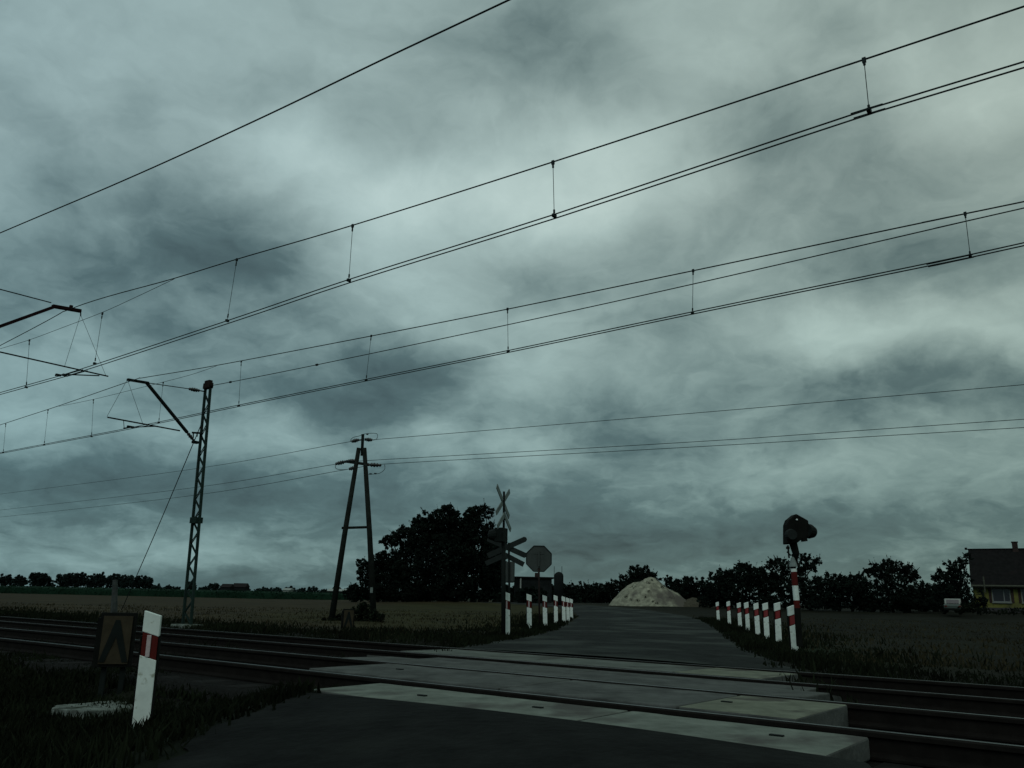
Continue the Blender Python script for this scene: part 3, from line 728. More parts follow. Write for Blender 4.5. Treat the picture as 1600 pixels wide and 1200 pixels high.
plant('broadleaf_tree', 'narrow dark tree directly behind the crossing signal pole', 'tree', (775, 938), 97,
      [(757, 800, 16, 14), (772, 838, 12, 12), (770, 855, 18, 25), (778, 890, 16, 45), (762, 880, 20, 40)], 2.6, .18, 'leaf', GB, .25, twig=.3)
plant('shrub', 'low shrub round the feet of the A-frame pole', 'shrub', (560, 978), 31.5, [(515, 975, 16, 10), (535, 968, 16, 12), (565, 962, 18, 17), (583, 966, 16, 17), (570, 948, 10, 8), (550, 975, 24, 11)], 3.2, .06, 'leaf2', limbs=False, sub=5, twig=.5)
plant('bush', 'scruffy low bush hiding the front of the parked car', 'bush', (1510, 958), 64, [(1508, 951, 9, 7), (1519, 950, 8, 8), (1500, 955, 7, 4)], 2.8, .10, 'leaf2', None, limbs=False, twig=.6)
# hedge and trees on the right
GH = 'bushes and small trees along the right horizon'
plant('bush', 'broad dark bush at the left end of the right-hand hedge', 'bush', (1150, 940), 80, [(1165, 900, 40, 18), (1130, 905, 22, 16), (1190, 912, 36, 24), (1140, 922, 40, 22), (1160, 886, 18, 8)], 3.2, .16, 'leaf', GH, .15, twig=.6, skirt=(1105, 1195, 4, 946))
plant('fruit_tree', 'open spreading tree right behind the striped signal pole', 'tree', (1238, 942), 78, [(1222, 883, 22, 13), (1205, 884, 10, 8), (1262, 884, 18, 14), (1278, 878, 9, 7), (1240, 900, 26, 18), (1245, 920, 45, 22), (1252, 870, 16, 6)], 2.3, .15, 'leaf', GH, .2, twig=.6, skirt=(1195, 1290, 4, 948))
plant('bush', 'low dark bush between the two spreading trees on the right', 'bush', (1310, 945), 76, [(1300, 910, 30, 15), (1325, 916, 30, 18), (1345, 925, 30, 20), (1295, 928, 40, 18), (1340, 903, 16, 7)], 3.0, .15, 'leaf', GH, .12, twig=.6, skirt=(1275, 1365, 4, 950))
plant('fruit_tree', 'rounded tree with gaps in its crown halfway between signal and house', 'tree', (1395, 948), 76, [(1395, 886, 24, 14), (1375, 893, 20, 14), (1418, 897, 20, 14), (1395, 905, 30, 14), (1360, 893, 10, 7), (1430, 900, 10, 5), (1400, 930, 46, 22)], 2.3, .15, 'leaf', GH, .2, twig=.6, skirt=(1350, 1450, 4, 952))
plant('bush', 'dark bush mass below the gap left of the house tree', 'bush', (1445, 950), 80, [(1445, 925, 32, 18), (1430, 935, 40, 16), (1470, 930, 30, 20)], 3.0, .15, 'leaf', GH, .12, twig=.4, skirt=(1410, 1500, 4, 953))
plant('fruit_tree', 'ragged tree touching the left gable of the yellow house', 'tree', (1500, 952), 72, [(1490, 885, 14, 9), (1503, 878, 10, 10), (1475, 900, 20, 10), (1495, 905, 24, 18), (1462, 903, 10, 6), (1500, 930, 28, 22), (1478, 925, 20, 16), (1512, 870, 5, 8)], 2.4, .14, 'leaf', GH, .18, twig=.7, skirt=(1475, 1528, 3, 952))
plant('hedge_bush', 'low dark hedge below the spreading trees, right of the sand heap', 'hedge', (1095, 942), 88, [(1070, 915, 26, 12), (1100, 918, 24, 14), (1060, 925, 30, 14), (1110, 930, 30, 14), (1045, 908, 10, 8), (1075, 904, 9, 5)], 3.0, .17, 'leaf', GH, .12, twig=.4, skirt=(1050, 1125, 4, 945))
plant('bush', 'dense round bush rising behind the left shoulder of the sand heap', 'bush', (995, 940), 105, [(1000, 897, 26, 14), (985, 908, 22, 14), (1015, 905, 16, 14), (965, 918, 20, 12), (1000, 920, 40, 18)], 3.0, .2, 'leaf', GH, .18, twig=.4)
plant('bush', 'small weedy bush against the yellow house wall', 'bush', (1560, 958), 70, [(1540, 955, 14, 5), (1565, 956, 16, 5), (1590, 955, 14, 6)], 2.6, .10, 'leaf2', None, limbs=False, twig=.6)
GL = 'low tree line behind the far road'
for i, (x, y, rx, ry) in enumerate(((885, 927, 22, 15), (912, 926, 22, 15), (940, 926, 24, 15), (855, 928, 24, 15), (1070, 930, 26, 10), (800, 930, 26, 14), (830, 931, 24, 13))):
    plant('hedge_bush', ('hedge clump right of the dark tank', 'hedge clump at the bend of the far road', 'hedge clump touching the left foot of the sand heap', 'hedge clump beside the dark shed behind the left posts', 'hedge clump behind the right slope of the sand heap', 'hedge clump behind the foot of the crossing signal pole', 'hedge clump in front of the dark shed')[i], 'hedge', (x, 938), (110 + 4 * i if i < 5 else 86 if i == 6 else 100), [(x, y, rx, ry), (x - rx * .5, y - 5, rx * .5, ry * .6), (x + rx * .4, y - 3, rx * .6, ry * .7), (x, y + 8, rx * 1.2, ry * .7)], 2.6, .22, 'leaf', GL, .1, twig=.2, skirt=(x - rx * .7, x + rx * .7, 3, 940))
# distant trees on the left horizon
GD = 'distant trees on the left horizon'
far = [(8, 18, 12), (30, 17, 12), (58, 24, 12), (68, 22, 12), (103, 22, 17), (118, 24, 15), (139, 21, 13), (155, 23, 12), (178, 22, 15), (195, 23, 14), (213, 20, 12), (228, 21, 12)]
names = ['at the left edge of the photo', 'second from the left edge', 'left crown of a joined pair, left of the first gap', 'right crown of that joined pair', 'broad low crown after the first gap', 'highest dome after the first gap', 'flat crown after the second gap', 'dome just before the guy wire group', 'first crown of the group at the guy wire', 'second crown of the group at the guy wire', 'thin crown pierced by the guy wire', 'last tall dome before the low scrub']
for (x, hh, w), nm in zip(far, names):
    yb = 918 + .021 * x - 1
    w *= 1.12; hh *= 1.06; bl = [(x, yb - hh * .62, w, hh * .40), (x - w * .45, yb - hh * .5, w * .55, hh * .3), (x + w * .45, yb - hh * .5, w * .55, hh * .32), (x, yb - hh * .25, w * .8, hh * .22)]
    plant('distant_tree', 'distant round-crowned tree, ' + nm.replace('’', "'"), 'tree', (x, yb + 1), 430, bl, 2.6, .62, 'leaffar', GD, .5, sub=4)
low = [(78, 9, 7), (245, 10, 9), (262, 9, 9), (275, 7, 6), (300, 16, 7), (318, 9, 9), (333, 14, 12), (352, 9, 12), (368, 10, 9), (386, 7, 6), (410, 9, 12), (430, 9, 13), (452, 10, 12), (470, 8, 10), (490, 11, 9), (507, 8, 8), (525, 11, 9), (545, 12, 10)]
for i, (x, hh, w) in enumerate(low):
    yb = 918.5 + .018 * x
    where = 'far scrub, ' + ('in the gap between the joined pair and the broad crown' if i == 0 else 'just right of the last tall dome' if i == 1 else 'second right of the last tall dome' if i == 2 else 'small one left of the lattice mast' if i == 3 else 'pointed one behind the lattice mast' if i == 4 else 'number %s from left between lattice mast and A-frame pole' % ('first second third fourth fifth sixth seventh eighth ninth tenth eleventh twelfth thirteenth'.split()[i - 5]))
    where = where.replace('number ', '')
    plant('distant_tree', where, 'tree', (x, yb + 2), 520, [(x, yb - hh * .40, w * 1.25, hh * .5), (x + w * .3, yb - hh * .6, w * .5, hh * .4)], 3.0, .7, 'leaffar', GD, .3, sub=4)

# crop field (dark green, head-high) behind the stubble
mb = MB(); N = 300
x0, x1 = -190, -12
for i in range(N + 1):
    x = x0 + (x1 - x0) * i / N
    yb_ = 150 + (x - x0) / (x1 - x0) * -6
    for (yy, zz) in ((yb_, .15), (yb_ + .4, 1.25 + .25 * noise.noise(Vector((x * 1.3, 0, 0)))), (yb_ + 2, 1.5 + .2 * noise.noise(Vector((x * .9, 4, 0)))), (yb_ + 150, 1.6)):
        mb.v.append((x * (1 + (yy - yb_) / 150 * .9), yy, zz))
for i in range(N):
    for k in range(3): a = i * 4 + k; mb.f.append((a, a + 1, a + 5, a + 4))
for _ in range(26000):
    x = rnd.uniform(x0, x1); leaf(mb, Vector((x, 150 - 6 * (x - x0) / (x1 - x0) + rnd.uniform(-1, 8), rnd.uniform(.3, 1.55))), .16)
o = raw('crop_field', mb, MT['crop'], None); tag(o, 'dark green strip of standing crop between the stubble field and the distant trees', 'crop', kind='stuff')

# ------------------------------------------------------------------ grass
def blades(name, n, pick, hmin, hmax, m, label, w=.012):
    mb = MB()
    for _ in range(n):
        p = pick()
        if p is None: continue
        x, y = p; z = h(x, y) - .02
        big = .5 + .9 * max(0, noise.noise(Vector((x * .5, y * .5, 9))) + .35)
        H_ = rnd.uniform(hmin, hmax) * big; a = rnd.uniform(0, math.tau); ww = w * rnd.uniform(.7, 1.6) * (1 + .02 * y)
        dx, dy = math.cos(a) * ww, math.sin(a) * ww; b1 = rnd.gauss(0, .3) * H_; b2 = rnd.gauss(0, .3) * H_
        i = len(mb.v); mb.v += [(x - dx, y - dy, z), (x + dx, y + dy, z), (x + b1 * .4 + dx * .6, y + b2 * .4 + dy * .6, z + H_ * .6), (x + b1, y + b2, z + H_), (x + b1 * .4 - dx * .6, y + b2 * .4 - dy * .6, z + H_ * .6)]
        mb.f.append((i, i + 1, i + 2, i + 3, i + 4))
    o = raw(name, mb, MT[m], None); tag(o, label, 'grass', kind='stuff'); return o
def off(x, y): return max(interp(LX, y) - x, x - interp(RX, y))
def p_near():
    y = rnd.uniform(1.5, 10.5) ; x = rnd.uniform(-9, 7); c = x * rc.x + y * rc.y
    if rnd.random() < .5:
        v = SC(rnd.uniform(5.5, 26), 5.6 - 3 * rnd.random() ** 1.5); x, y = v.x, v.y
        return (x, y) if off(x, y) > 0 else None
    return (x, y) if off(x, y) > rnd.uniform(-.3, .1) * rnd.random() and c < 5.45 and not (x > .5 and c > 4.3) else None
def p_mid():
    s = rnd.uniform(-25, 48); c = 12.1 + abs(rnd.gauss(0, 2.0)); v = SC(s, c)
    return (v.x, v.y) if off(v.x, v.y) > .15 and v.y > 2 else None
def p_far():
    y = 14 + 40 * rnd.random() ** 1.5; x = rnd.uniform(-.8, .8) * y; c = x * rc.x + y * rc.y
    return (x, y) if off(x, y) > .2 and c > 13 else None
def p_side():
    y = rnd.uniform(13.5, 48); k = rnd.expovariate(1.1) + .08
    x = interp(RX, y) + k if rnd.random() < .55 else interp(LX, y) - k
    x += rnd.uniform(-.35, .1) if x > 2 else rnd.uniform(-.1, .3)
    return (x, y) if x * rc.x + y * rc.y > 12.2 else None
blades('verge_grass', 85000, p_near, .05, .19, 'grass', 'dark green grass of the near verge before the tracks')
blades('trackside_weeds', 36000, p_mid, .05, .19, 'grass', 'ragged weeds along the far edge of the tracks')
blades('roadside_grass', 22000, p_side, .05, .20, 'grass', 'short green grass along both edges of the far road')
blades('meadow_grass', 30000, p_far, .03, .14, 'drygrass', 'dry grass of the field beyond the tracks')
def p_bed():
    s = rnd.uniform(-20, 45); c = rnd.choice((8.45, 12.0, 5.1, 6.5, 10.4)) + rnd.gauss(0, .25)
    if 1.3 < s - (c - 5) * .5 < 6.6: return None
    v = SC(s, c); return (v.x, v.y) if v.y > 6.5 else None
blades('track_weeds', 16000, p_bed, .10, .28, 'grass', 'sparse weeds growing in the ballast between the rails', w=.01)
GT = 'weed clumps in the near left verge'
for i, (x, y, nm) in enumerate(((455, 1085, 'weed clump against the left end of the near slab'), (405, 1100, 'weed clump in the near verge, left of the slab end'), (330, 1090, 'weed clump right of the near guide post'))):
    p = atz(x, y, .05); ppm = 1386 / p.y
    plant('weed_clump', nm, 'weeds', (x, y), p.y, [(x, y - 8, 26, 12), (x + 14, y - 4, 20, 10), (x - 16, y - 4, 20, 9)], 1.6, .016, 'leaf2', GT, limbs=False, sub=3, twig=.7)
GW = 'dry weed stems beyond the tracks'

# ------------------------------------------------------------------ sand heap
YM = 84
c = aty(1012, 945, YM); base_z = h(c.x, YM) - .1
def heap(cx, cy, prof_w, H, name, label, m):
    mb = MB(); n = 60; rings = 22
    for j in range(rings + 1):
        t = j / rings
        for k in range(n):
            a = 2 * math.pi * k / n; r_ = prof_w * t * (1 + .10 * noise.noise(Vector((math.cos(a) * 1.5, math.sin(a) * 1.5, 2))) + .10 * math.cos(a) * t)
            z = H * (1 - t) * (1 + .45 * t) * (1 - .06 * (1 - t) ** 8)
            x, y = r_ * math.cos(a), r_ * math.sin(a) * .8
            w = .42 * noise.noise(Vector((x * .7, y * .7, 0))) + (.22) * noise.noise(Vector((x * 2.2, y * 2.2, 5)))
            mb.v.append((x, y, z + w * (1 - t * .6) - .12 * t))
    for j in range(rings):
        for k in range(n): mb.f.append((j * n + k, j * n + (k + 1) % n, (j + 1) * n + (k + 1) % n, (j + 1) * n + k))
    o = mb.build(name, m, smooth=True); o.location = (cx, cy, base_z); return tag(o, label, 'sand heap')
ppm = 1386 / YM
hp = heap(c.x, YM, 73 / ppm, 48 / ppm, 'sand_heap', 'tall pale yellow sand heap beside the road bend, dotted with weeds', MT['sand'])
c2 = aty(1078, 945, YM - 1)
hp2 = heap(c2.x, YM - 1, 46 / ppm, 15 / ppm, 'sand_heap', 'low sandy tail at the right foot of the tall heap', mat('dark_sand', (.05, .047, .034), .95, var=.3))
dg = bpy.context.evaluated_depsgraph_get()
for i, (x, y, sz, wh) in enumerate(((978, 933, 5, 'left of the heap foot'), (986, 937, 4, 'at the heap foot, second from left'), (996, 939, 5, 'at the heap foot, third from left'), (1009, 934, 4, 'low in the middle of the heap'), (1013, 924, 4, 'in the middle of the heap'), (1035, 918, 5, 'on the upper right face of the heap'), (1049, 936, 8, 'largest, on the lower right face of the heap'), (1013, 911, 5, 'near the heap top'), (1020, 940, 4, 'at the heap foot in the centre'), (990, 918, 7, 'on the upper left face of the heap'), (1027, 943, 4, 'at the heap foot right of centre'), (1019, 907, 3, 'topmost on the heap'))):
    # find the heap surface along this view ray
    d = ray(x, y).normalized(); loc = Vector(hp.location); best = None; t = YM - 9
    v0 = None
    for st in range(400):
        tt = (YM - 7 + st * .03) / d.y; p = O + d * tt
        rx_, ry_ = p.x - loc.x, (p.y - loc.y) / .8; rr_ = math.hypot(rx_, ry_) / (73 / ppm)
        if rr_ < 1:
            z = 48 / ppm * (1 - rr_) * (1 + .45 * rr_) + loc.z
            if p.z < z: best = p; break
    if best is None: continue
    e = empty('weed_tuft', best, 'small dark weed tuft ' + wh, 'weed', 'weed tufts growing on the sand heap')
    mb = MB(); leaves(mb, (0, 0, .05), (sz / ppm * .75, .2, sz / ppm * .45), 34, .045); raw('foliage', mb, MT['leaf2'], e)

# ------------------------------------------------------------------ house
YH = 84; ppm = 1386 / YH
a = aty(1524, 955, YH); gz = a.z - .3
HR = R(-30)
def hax(px, py):   # hit of the view ray with the turned front wall, as local x and height
    d = ray(px, py); nn = Vector((-math.sin(HR), math.cos(HR), 0)); t_ = nn.dot(Vector((a.x, YH, 0))) / nn.dot(d); p = O + d * t_
    return Vector((a.x + (p - Vector((a.x, YH, 0))).dot(Vector((math.cos(HR), math.sin(HR), 0))), YH, p.z))
eav = aty(1521, 911, YH).z; ridge = aty(1516, 861, YH + 3.2).z
x0 = a.x; x1 = x0 + 15.5
hs = empty('yellow_house', (x0, YH, gz), 'yellow plastered house with a steep dark roof at the right edge of the photo', 'house', rz=HR)
W_ = MB()
wins = [(hax(1551, 940).x, hax(1580.5, 940).x), (hax(1597, 940).x, hax(1626, 940).x)]
wz0, wz1 = hax(1560, 941).z, hax(1560, 918.5).z
xsplit = [x0] + [q for w in wins for q in w] + [x1]
for i in range(0, len(xsplit), 2): W_.box(((xsplit[i] + xsplit[i + 1]) / 2, YH + .15, (gz + eav) / 2), (xsplit[i + 1] - xsplit[i], .3, eav - gz))
for w in wins:
    W_.box(((w[0] + w[1]) / 2, YH + .15, (gz + wz0) / 2), (w[1] - w[0], .3, wz0 - gz)); W_.box(((w[0] + w[1]) / 2, YH + .15, (wz1 + eav) / 2), (w[1] - w[0], .3, eav - wz1))
for xx in (x0 + .15, x1 - .15):
    W_.prism([(.3, gz), (7, gz), (7, eav), (3.5, ridge - .25), (.3, eav)], .3, (xx, YH, 0), Vector((0, 1, 0)), Vector((0, 0, 1)), Vector((1, 0, 0)))
W_.box(((x0 + x1) / 2, YH + 6.85, (gz + eav) / 2), (x1 - x0 - .6, .3, eav - gz))
local(hs, 'wall', W_, MT['housewall'])
local(hs, 'plinth', MB().box(((x0 + x1) / 2, YH - .03, gz + .3), (x1 - x0 + .1, .1, .75)), MT['plinth'])
rf = MB()
for sgn in (0, 1):
    ya, yb = (YH - .55, YH + 3.5) if sgn == 0 else (YH + 7.55, YH + 3.5)
    A_, B_ = Vector((x0 - .12, ya, eav - .35 * (ridge - eav) / 4.0)), Vector((x0 - .12, yb, ridge))
    t_ = Vector((0, 0, .16))
    P4 = [A_, B_, B_ + Vector((x1 - x0 + .7, 0, 0)), A_ + Vector((x1 - x0 + .7, 0, 0))]
    rf.add(P4 + [p + t_ for p in P4], [(0, 1, 2, 3), (4, 7, 6, 5), (0, 4, 5, 1), (1, 5, 6, 2), (2, 6, 7, 3), (3, 7, 4, 0)])
rf.box(((x0 + x1) / 2, YH + 3.5, ridge + .17), (x1 - x0 + .75, .25, .1))
rf.box((x0 - .30, YH + 3.5, ridge + .22), (.22, .3, .22))
roof_o = local(hs, 'roof', rf, MT['roof'])
cx_ = hax(1588, 862).x
ch = MB().box((cx_, YH + 3.4, ridge + .35), (.5, .5, 1.0)).box((cx_, YH + 3.4, ridge + .82), (.6, .6, .1))
L_ = hs.location; ch.v = [(v[0] - L_.x, v[1] - L_.y, v[2] - L_.z) for v in ch.v]; ch.build('chimney', MT['brick'], roof_o)
local(hs, 'gutter', MB().tube([(x0 - .12, YH - .68, eav - .28), (x1 + .35, YH - .68, eav - .30)], .10, 8).box(((x0 + x1) / 2, YH - .35, eav - .42), (x1 - x0 + .6, .5, .05)), MT['gutter'])
xp = hax(1537, 905).x
local(hs, 'vent_pipe', MB().tube([(xp, YH - .8, eav - .9), (xp, YH - .8, eav + .6)], .07, 8), MT['gutter'])
for w in wins:
    cx = (w[0] + w[1]) / 2; cw = w[1] - w[0]; cz = (wz0 + wz1) / 2; hh = wz1 - wz0
    fr = MB()
    for sx in (-1, 1): fr.box((cx + sx * (cw / 2 - .05), YH + .1, cz), (.1, .1, hh))
    fr.box((cx, YH + .1, wz1 - .05), (cw - .2, .1, .1)); fr.box((cx, YH + .1, wz0 + .05), (cw - .2, .1, .1)); fr.box((cx + cw * .14, YH + .1, cz), (.09, .09, hh - .2))
    fo = local(hs, 'window', fr, MT['frame'])
    g_ = MB().box((cx, YH + .16, cz), (cw - .2, .03, hh - .2)); g_.v = [(v[0] - L_.x, v[1] - L_.y, v[2] - L_.z) for v in g_.v]; g_.build('pane', MT['glass'], fo)
    s_ = MB().box((cx, YH - .06, wz0 - .05), (cw + .1, .2, .07)); s_.v = [(v[0] - L_.x, v[1] - L_.y, v[2] - L_.z) for v in s_.v]; s_.build('sill', MT['frame'], fo)
    for sx in (-1, 1):
        sh = MB().box((cx + sx * (cw / 2 + .14), YH - .03, cz), (.22, .04, hh + .1)); sh.v = [(v[0] - L_.x, v[1] - L_.y, v[2] - L_.z) for v in sh.v]; sh.build('shutter', MT['brick'], fo)
b = aty(1539.5, 958, 74)
wpst = empty('gate_post', b, 'dark thin gate post with a short side bar in front of the yellow house', 'post')
local(wpst, 'upright', MB().box((b.x, 74, (b.z + aty(1538, 925, 74).z) / 2), (.14, .14, aty(1538, 925, 74).z - b.z)), MT['dark'])
local(wpst, 'side_bar', MB().bar(aty(1526, 928.5, 74), aty(1538, 929, 74), .06, .06), MT['dark'])

# ------------------------------------------------------------------ parked car
YC = 66; b = aty(1490, 958, YC)
car = empty('parked_car', b, 'small pale-roofed car parked by the tree left of the yellow house', 'car', rz=R(-29))
car.scale = (.78, .78, .78)
L2, Wd = 3.9, 1.6
side = [(-1.95, .35), (-1.98, .75), (-1.75, .82), (-1.62, .82), (-1.4, 1.0), (1.9, .9), (1.95, .35)]
X_, Z_, Yv = Vector((0, 1, 0)), Vector((0, 0, 1)), Vector((1, 0, 0))
MB().prism([(-1.85, .25), (-1.9, .75), (-1.8, .85), (.9, .85), (1.75, .75), (1.9, .6), (1.9, .25)], Wd, (0, 2, 0), X_, Z_, Yv).build('body', MT['cardark'], car, bevel=.06)
MB().prism([(-1.75, .86), (-1.45, 1.38), (.1, 1.40), (.8, .86)], Wd - .16, (0, 2, 0), X_, Z_, Yv).build('cabin', MT['carpaint'], car, bevel=.06)
MB().prism([(-1.71, .93), (-1.52, 1.28), (-1.5, 1.28), (-1.69, .93)], Wd - .5, (0, 1.93, 0), X_, Z_, Yv).build('rear_window', MT['glass'], car)
for sx in (-1, 1):
    MB().prism([(-1.5, .93), (-1.3, 1.3), (.05, 1.3), (.55, .93)], .02, (sx * (Wd / 2 - .07), 2, 0), X_, Z_, Yv).build('side_window', MT['glass'], car)
    MB().box((sx * .62, .07, .66), (.22, .05, .14)).build('tail_light', MT['red'], car)
    for yy in (-1.15, 1.25):
        wo = MB().lathe([(.30, -.09), (.31, 0), (.30, .09)], (sx * (Wd / 2 - .08), 2 + yy, .30), 18, m=Matrix.Rotation(R(90), 3, 'Y')).build('wheel', MT['tyre'], car, bevel=.01)
        MB().lathe([(.17, -.1), (.17, .1)], (sx * (Wd / 2 - .07), 2 + yy, .30), 12, m=Matrix.Rotation(R(90), 3, 'Y')).build('rim', MT['signback'], wo)
MB().box((0, .08, .38), (Wd, .12, .18)).build('bumper', MT['side'], car, bevel=.02)

# ------------------------------------------------------------------ sheds and far buildings
Yd = 92; pA = aty(803, 940, Yd); pB = aty(862, 940, Yd); zt = aty(820, 903, Yd).z; zb = h(pA.x, Yd) - .3
sh = empty('shed', (pA.x, Yd, zb), 'low dark flat-roofed shed behind the crossing signs', 'shed')
local(sh, 'wall', MB().box(((pA.x + pB.x) / 2, Yd + 1.6, (zb + zt) / 2), (pB.x - pA.x, 3, zt - zb)), MT['shed'])
ro = local(sh, 'roof', MB().box(((pA.x + pB.x) / 2, Yd + 1.6, zt + .07), (pB.x - pA.x + .5, 3.5, .14)), MT['roof'])
local(sh, 'vent_stack', MB().box((aty(840, 898, Yd).x, Yd + 1.5, zt + .35), (.5, .5, .5)), MT['brick'])
local(sh, 'pale_post', MB().box((aty(813.5, 912, Yd).x, Yd - .02, (zt + aty(813, 919, Yd).z) / 2), (.14, .1, zt - aty(813, 919, Yd).z)), MT['farwall'])
Yt = 70; tb = aty(873, 938, Yt); tz = aty(873, 900, Yt).z
tk = empty('round_tank', (tb.x, Yt, tb.z), 'dark round-topped tank with two thin rods, right of the stop sign', 'tank')
rT = 7.5 / (1386 / Yt)
H0 = tz - tb.z
MB().lathe([(rT, -.4), (rT, H0), (rT * .93, H0 + rT * .35), (rT * .7, H0 + rT * .65), (rT * .35, H0 + rT * .83), (.02, H0 + rT * .9)], (0, 0, 0), 20).build('tank_body', MT['shed'], tk, smooth=True)
for x in (866, 878):
    q = aty(x, 885, Yt); MB().tube([(q.x - tb.x, 0, H0 * .5), (q.x - tb.x, 0, q.z - tb.z)], .022, 6).build('rod', MT['wire'], tk)
def barn(px0, px1, pyb, pyt, Y, label, wm, rm, rise=.9):
    a = aty(px0, pyb, Y); b = aty(px1, pyb, Y); t = aty((px0 + px1) / 2, pyt, Y).z; z0 = a.z - .5; wd = b.x - a.x
    e = empty('far_building', (a.x, Y, z0), label, 'building', 'far farm buildings')
    H_ = t - z0
    MB().box((wd / 2, 4, H_ * .3), (wd, 8, H_ * .6)).build('wall', MT[wm], e)
    o = MB(); o.prism([(-.5, H_ * .6), (8.5, H_ * .6), (4, H_)], wd + .8, (wd / 2, 0, 0), Vector((0, 1, 0)), Vector((0, 0, 1)), Vector((1, 0, 0))); o.build('roof', MT[rm], e)
    return e
barn(512, 549, 927, 920, 380, 'long low barn with a whitish roof, seen past the left leg of the A-frame pole', 'shed', 'farwall')
barn(442, 452, 924, 919, 430, 'tiny whitish building in the low tree line', 'farwall', 'farwall')
barn(344, 358, 924, 912, 470, 'dark reddish-roofed house at the far field edge, nearest the lattice mast', 'shed', 'redroof')
barn(362, 382, 925, 911, 480, 'wider dark reddish-roofed house at the far field edge, right of the first', 'shed', 'redroof')
barn(938, 952, 925, 914, 190, 'small pale-roofed building over the hedge at the road bend', 'shed', 'signback')

# ------------------------------------------------------------------ sky
world = bpy.data.worlds.new('World'); scene.world = world; world.use_nodes = True
nt = world.node_tree; N = nt.nodes; L = nt.links; N.clear()
outn = N.new('ShaderNodeOutputWorld'); bg = N.new('ShaderNodeBackground'); bg.inputs['Strength'].default_value = .1
L.new(bg.outputs[0], outn.inputs[0])
sky = N.new('ShaderNodeTexSky'); sky.sky_type = 'NISHITA'; sky.sun_disc = False
SUN_EL, SUN_AZ = 42, 200
sky.sun_elevation = R(SUN_EL); sky.sun_rotation = R(SUN_AZ)
tc = N.new('ShaderNodeTexCoord')
def vm(op, a, b=None, out=0):
    n = N.new('ShaderNodeVectorMath'); n.operation = op
    for i, v in ((0, a), (1, b)):
        if v is None: continue
        if isinstance(v, (tuple, Vector)): n.inputs[i].default_value = tuple(v)
        else: L.new(v, n.inputs[i])
    return n.outputs['Value'] if out else n.outputs['Vector']
def mt(op, a, b=None, c=None, clamp=False):
    n = N.new('ShaderNodeMath'); n.operation = op; n.use_clamp = clamp
    for i, v in ((0, a), (1, b), (2, c)):
        if v is None: continue
        if isinstance(v, (int, float)): n.inputs[i].default_value = v
        else: L.new(v, n.inputs[i])
    return n.outputs[0]
D = vm('NORMALIZE', tc.outputs['Generated'])
sep = N.new('ShaderNodeSeparateXYZ'); L.new(D, sep.inputs[0])
zc = mt('MAXIMUM', sep.outputs['Z'], 0.0)
den = mt('ADD', zc, .35)
u = mt('DIVIDE', sep.outputs['X'], den); v = mt('DIVIDE', sep.outputs['Y'], den)
cmb = N.new('ShaderNodeCombineXYZ'); L.new(u, cmb.inputs[0]); L.new(v, cmb.inputs[1])
def nz(vec, scale, detail, rough, dist=0.0, off=(0, 0, 0)):
    n = N.new('ShaderNodeTexNoise'); n.inputs['Scale'].default_value = scale; n.inputs['Detail'].default_value = detail
    n.inputs['Roughness'].default_value = rough; n.inputs['Distortion'].default_value = dist
    L.new(vm('ADD', vec, off), n.inputs['Vector']); return n
cloud = cmb.outputs[0]
cw = vm('MULTIPLY', vm('SUBTRACT', nz(cloud, 3.2, 5, .55).outputs['Color'], (.5, .5, .5)), (.35, .35, .35))
cloudw = vm('ADD', cloud, cw)
n1 = nz(cloudw, 1.7, 8, .5, 0, (3.3, 1.2, 0)).outputs['Fac']
n2 = nz(cloudw, 4.6, 9, .55, 0, (7.7, 4.1, 2)).outputs['Fac']
n3 = nz(cloudw, 13.0, 8, .55, 0, (1.7, 9.1, 5)).outputs['Fac']
bil = mt('ABSOLUTE', mt('SUBTRACT', nz(cloudw, 3.1, 6, .5, 0, (2.7, 5.1, 8)).outputs['Fac'], .5))
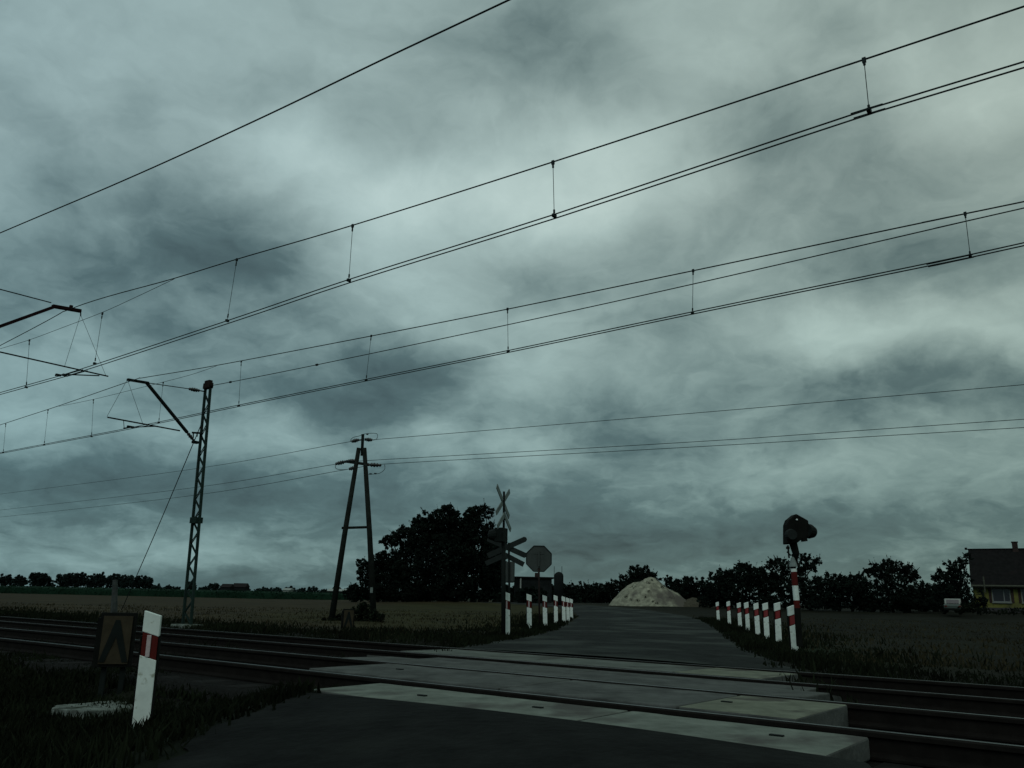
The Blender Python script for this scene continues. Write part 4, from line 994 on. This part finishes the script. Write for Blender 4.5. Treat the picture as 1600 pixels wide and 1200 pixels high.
# ragged warp for the big cloud masses
wn = nz(D, 4.5, 9, .58, 0, (5, 5, 5)); wv = vm('SUBTRACT', wn.outputs['Color'], (.5, .5, .5)); wv = vm('MULTIPLY', wv, (.15, .15, .13))
DW = vm('ADD', D, wv)
acc = None
BL = [ # px, py, rx, ry, amount (brighter / darker cloud masses)
 (410, 235, 60, 40, .09), (700, 290, 210, 80, .15), (560, 350, 140, 90, .16), (930, 190, 110, 40, .12), (1010, 260, 110, 90, .11), (830, 280, 160, 60, .15),
 (1130, 90, 110, 60, .10), (1080, 330, 150, 60, .12), (1530, 120, 90, 60, .18), (1250, 505, 130, 40, .20), (1400, 500, 110, 50, .16), (1560, 500, 60, 60, .16), (960, 560, 200, 60, .12), (830, 640, 60, 60, .14),
 (760, 705, 130, 30, .14), (660, 480, 140, 50, .10), (30, 600, 90, 60, .22), (380, 695, 110, 50, .18), (150, 860, 160, 22, .14), (420, 870, 120, 20, .10), (1180, 760, 120, 30, .12), (1450, 740, 160, 60, .12), (120, 700, 120, 40, .08), (60, 260, 120, 120, .06), (600, 60, 200, 80, .08),
 (340, 355, 140, 75, -.22), (280, 330, 80, 60, -.06), (430, 430, 110, 60, -.14), (850, 95, 180, 75, -.21), (600, 215, 110, 50, -.17), (690, 240, 60, 30, -.08), (150, 170, 130, 90, -.08), (100, 450, 150, 70, -.12), (1170, 200, 90, 60, -.12), (1320, 130, 120, 70, -.08),
 (1240, 290, 180, 65, -.18), (1420, 380, 180, 40, -.10), (960, 400, 100, 50, -.10), (1540, 420, 120, 50, -.10), (1130, 530, 110, 50, -.13), (1330, 600, 150, 40, -.12), (1000, 500, 60, 30, -.06), (640, 610, 180, 55, -.12), (500, 560, 140, 50, -.04), (720, 560, 80, 40, -.06),
 (230, 640, 120, 30, -.06), (200, 760, 150, 35, -.12), (560, 760, 160, 40, -.09), (950, 660, 160, 40, -.08), (880, 800, 160, 30, -.10), (1020, 860, 180, 30, -.10), (1500, 620, 120, 40, -.06), (1300, 820, 200, 30, -.06), (400, 790, 180, 30, -.06)]
for (px, py, rx, ry, am) in BL:
    c = ray(px, py).normalized()
    e1 = c.cross(Vector((0, 0, 1))).normalized(); e2 = e1.cross(c).normalized()
    d = vm('SUBTRACT', DW, tuple(c))
    a = mt('MULTIPLY', vm('DOT_PRODUCT', d, tuple(e1 * (CAM_F / rx / 1.15)), 1), 1.0)
    b_ = vm('DOT_PRODUCT', d, tuple(e2 * (CAM_F / ry / 1.15)), 1)
    r2 = mt('MULTIPLY_ADD', a, a, mt('MULTIPLY', b_, b_))
    gsn = mt('EXPONENT', mt('MULTIPLY', mt('POWER', r2, 1.35), -.75))
    acc = mt('MULTIPLY', gsn, am) if acc is None else mt('MULTIPLY_ADD', gsn, am, acc)
t = mt('MULTIPLY_ADD', mt('SUBTRACT', n1, .5), .16, mt('MULTIPLY', acc, 1.35))
t = mt('MULTIPLY_ADD', mt('SUBTRACT', n2, .5), .50, t)
t = mt('MULTIPLY_ADD', mt('SUBTRACT', n3, .5), .30, t)
t = mt('MULTIPLY_ADD', mt('SUBTRACT', bil, .08), -.55, t)
# higher sky is thinner and brighter than the sky near the horizon
el = N.new('ShaderNodeMapRange'); L.new(sep.outputs['Z'], el.inputs[0]); el.inputs[1].default_value = 0; el.inputs[2].default_value = .55; el.inputs[3].default_value = -.24; el.inputs[4].default_value = .19; el.interpolation_type = 'SMOOTHSTEP'
t = mt('ADD', t, el.outputs[0]); t = mt('MULTIPLY', mt('ADD', t, .535), .8)
cr = N.new('ShaderNodeValToRGB'); L.new(t, cr.inputs[0]); e = cr.color_ramp.elements
stops = [(.0, (.035, .056, .060)), (.24, (.090, .138, .141)), (.40, (.188, .258, .255)), (.55, (.275, .360, .352)), (.75, (.37, .475, .463)), (1, (.50, .62, .60))]
e[0].position, e[0].color = stops[0][0], (*stops[0][1], 1); e[1].position, e[1].color = stops[-1][0], (*stops[-1][1], 1)
for p, c_ in stops[1:-1]: q = e.new(p); q.color = (*c_, 1)
# slightly warmer/greener to the right, bluer to the left
tint = N.new('ShaderNodeMix'); tint.data_type = 'RGBA'; tx = N.new('ShaderNodeMapRange'); L.new(sep.outputs['X'], tx.inputs[0]); tx.inputs[1].default_value = -.5; tx.inputs[2].default_value = .5
tint.inputs[6].default_value = (.93, 1.0, 1.05, 1); tint.inputs[7].default_value = (1.04, 1.0, .93, 1); L.new(tx.outputs[0], tint.inputs[0])
et = N.new('ShaderNodeMix'); et.data_type = 'RGBA'; te = N.new('ShaderNodeMapRange'); L.new(sep.outputs['Z'], te.inputs[0]); te.inputs[1].default_value = .08; te.inputs[2].default_value = .45
et.inputs[6].default_value = (.93, 1.05, 1.05, 1); et.inputs[7].default_value = (1.06, 1.06, 1.055, 1); L.new(te.outputs[0], et.inputs[0])
ml = vm('MULTIPLY', vm('MULTIPLY', cr.outputs[0], tint.outputs[2]), et.outputs[2])
# unseen sky behind the camera scaled brighter, to light surfaces facing it
bk = N.new('ShaderNodeMapRange'); L.new(sep.outputs['Y'], bk.inputs[0]); bk.inputs[1].default_value = .1; bk.inputs[2].default_value = -.6; bk.inputs[3].default_value = 10.0; bk.inputs[4].default_value = 13.0
sc = N.new('ShaderNodeVectorMath'); sc.operation = 'SCALE'; L.new(ml, sc.inputs[0]); L.new(bk.outputs[0], sc.inputs['Scale'])
fin = N.new('ShaderNodeMix'); fin.data_type = 'RGBA'; fin.inputs[0].default_value = .96
L.new(sky.outputs[0], fin.inputs[6]); L.new(sc.outputs[0], fin.inputs[7]); L.new(fin.outputs[2], bg.inputs['Color'])

sd = bpy.data.lights.new('sun', 'SUN'); sd.energy = .5; sd.angle = R(25); sd.color = (1, .97, .93)
so = bpy.data.objects.new('sun', sd); COL.objects.link(so)
az = R(SUN_AZ); dv = Vector((math.sin(az) * math.cos(R(SUN_EL)), math.cos(az) * math.cos(R(SUN_EL)), math.sin(R(SUN_EL))))
so.rotation_euler = dv.to_track_quat('Z', 'Y').to_euler()

scene.view_settings.view_transform = 'Standard'; scene.view_settings.look = 'None'; scene.view_settings.exposure = 0; scene.view_settings.gamma = 1
scene.render.engine = 'CYCLES'
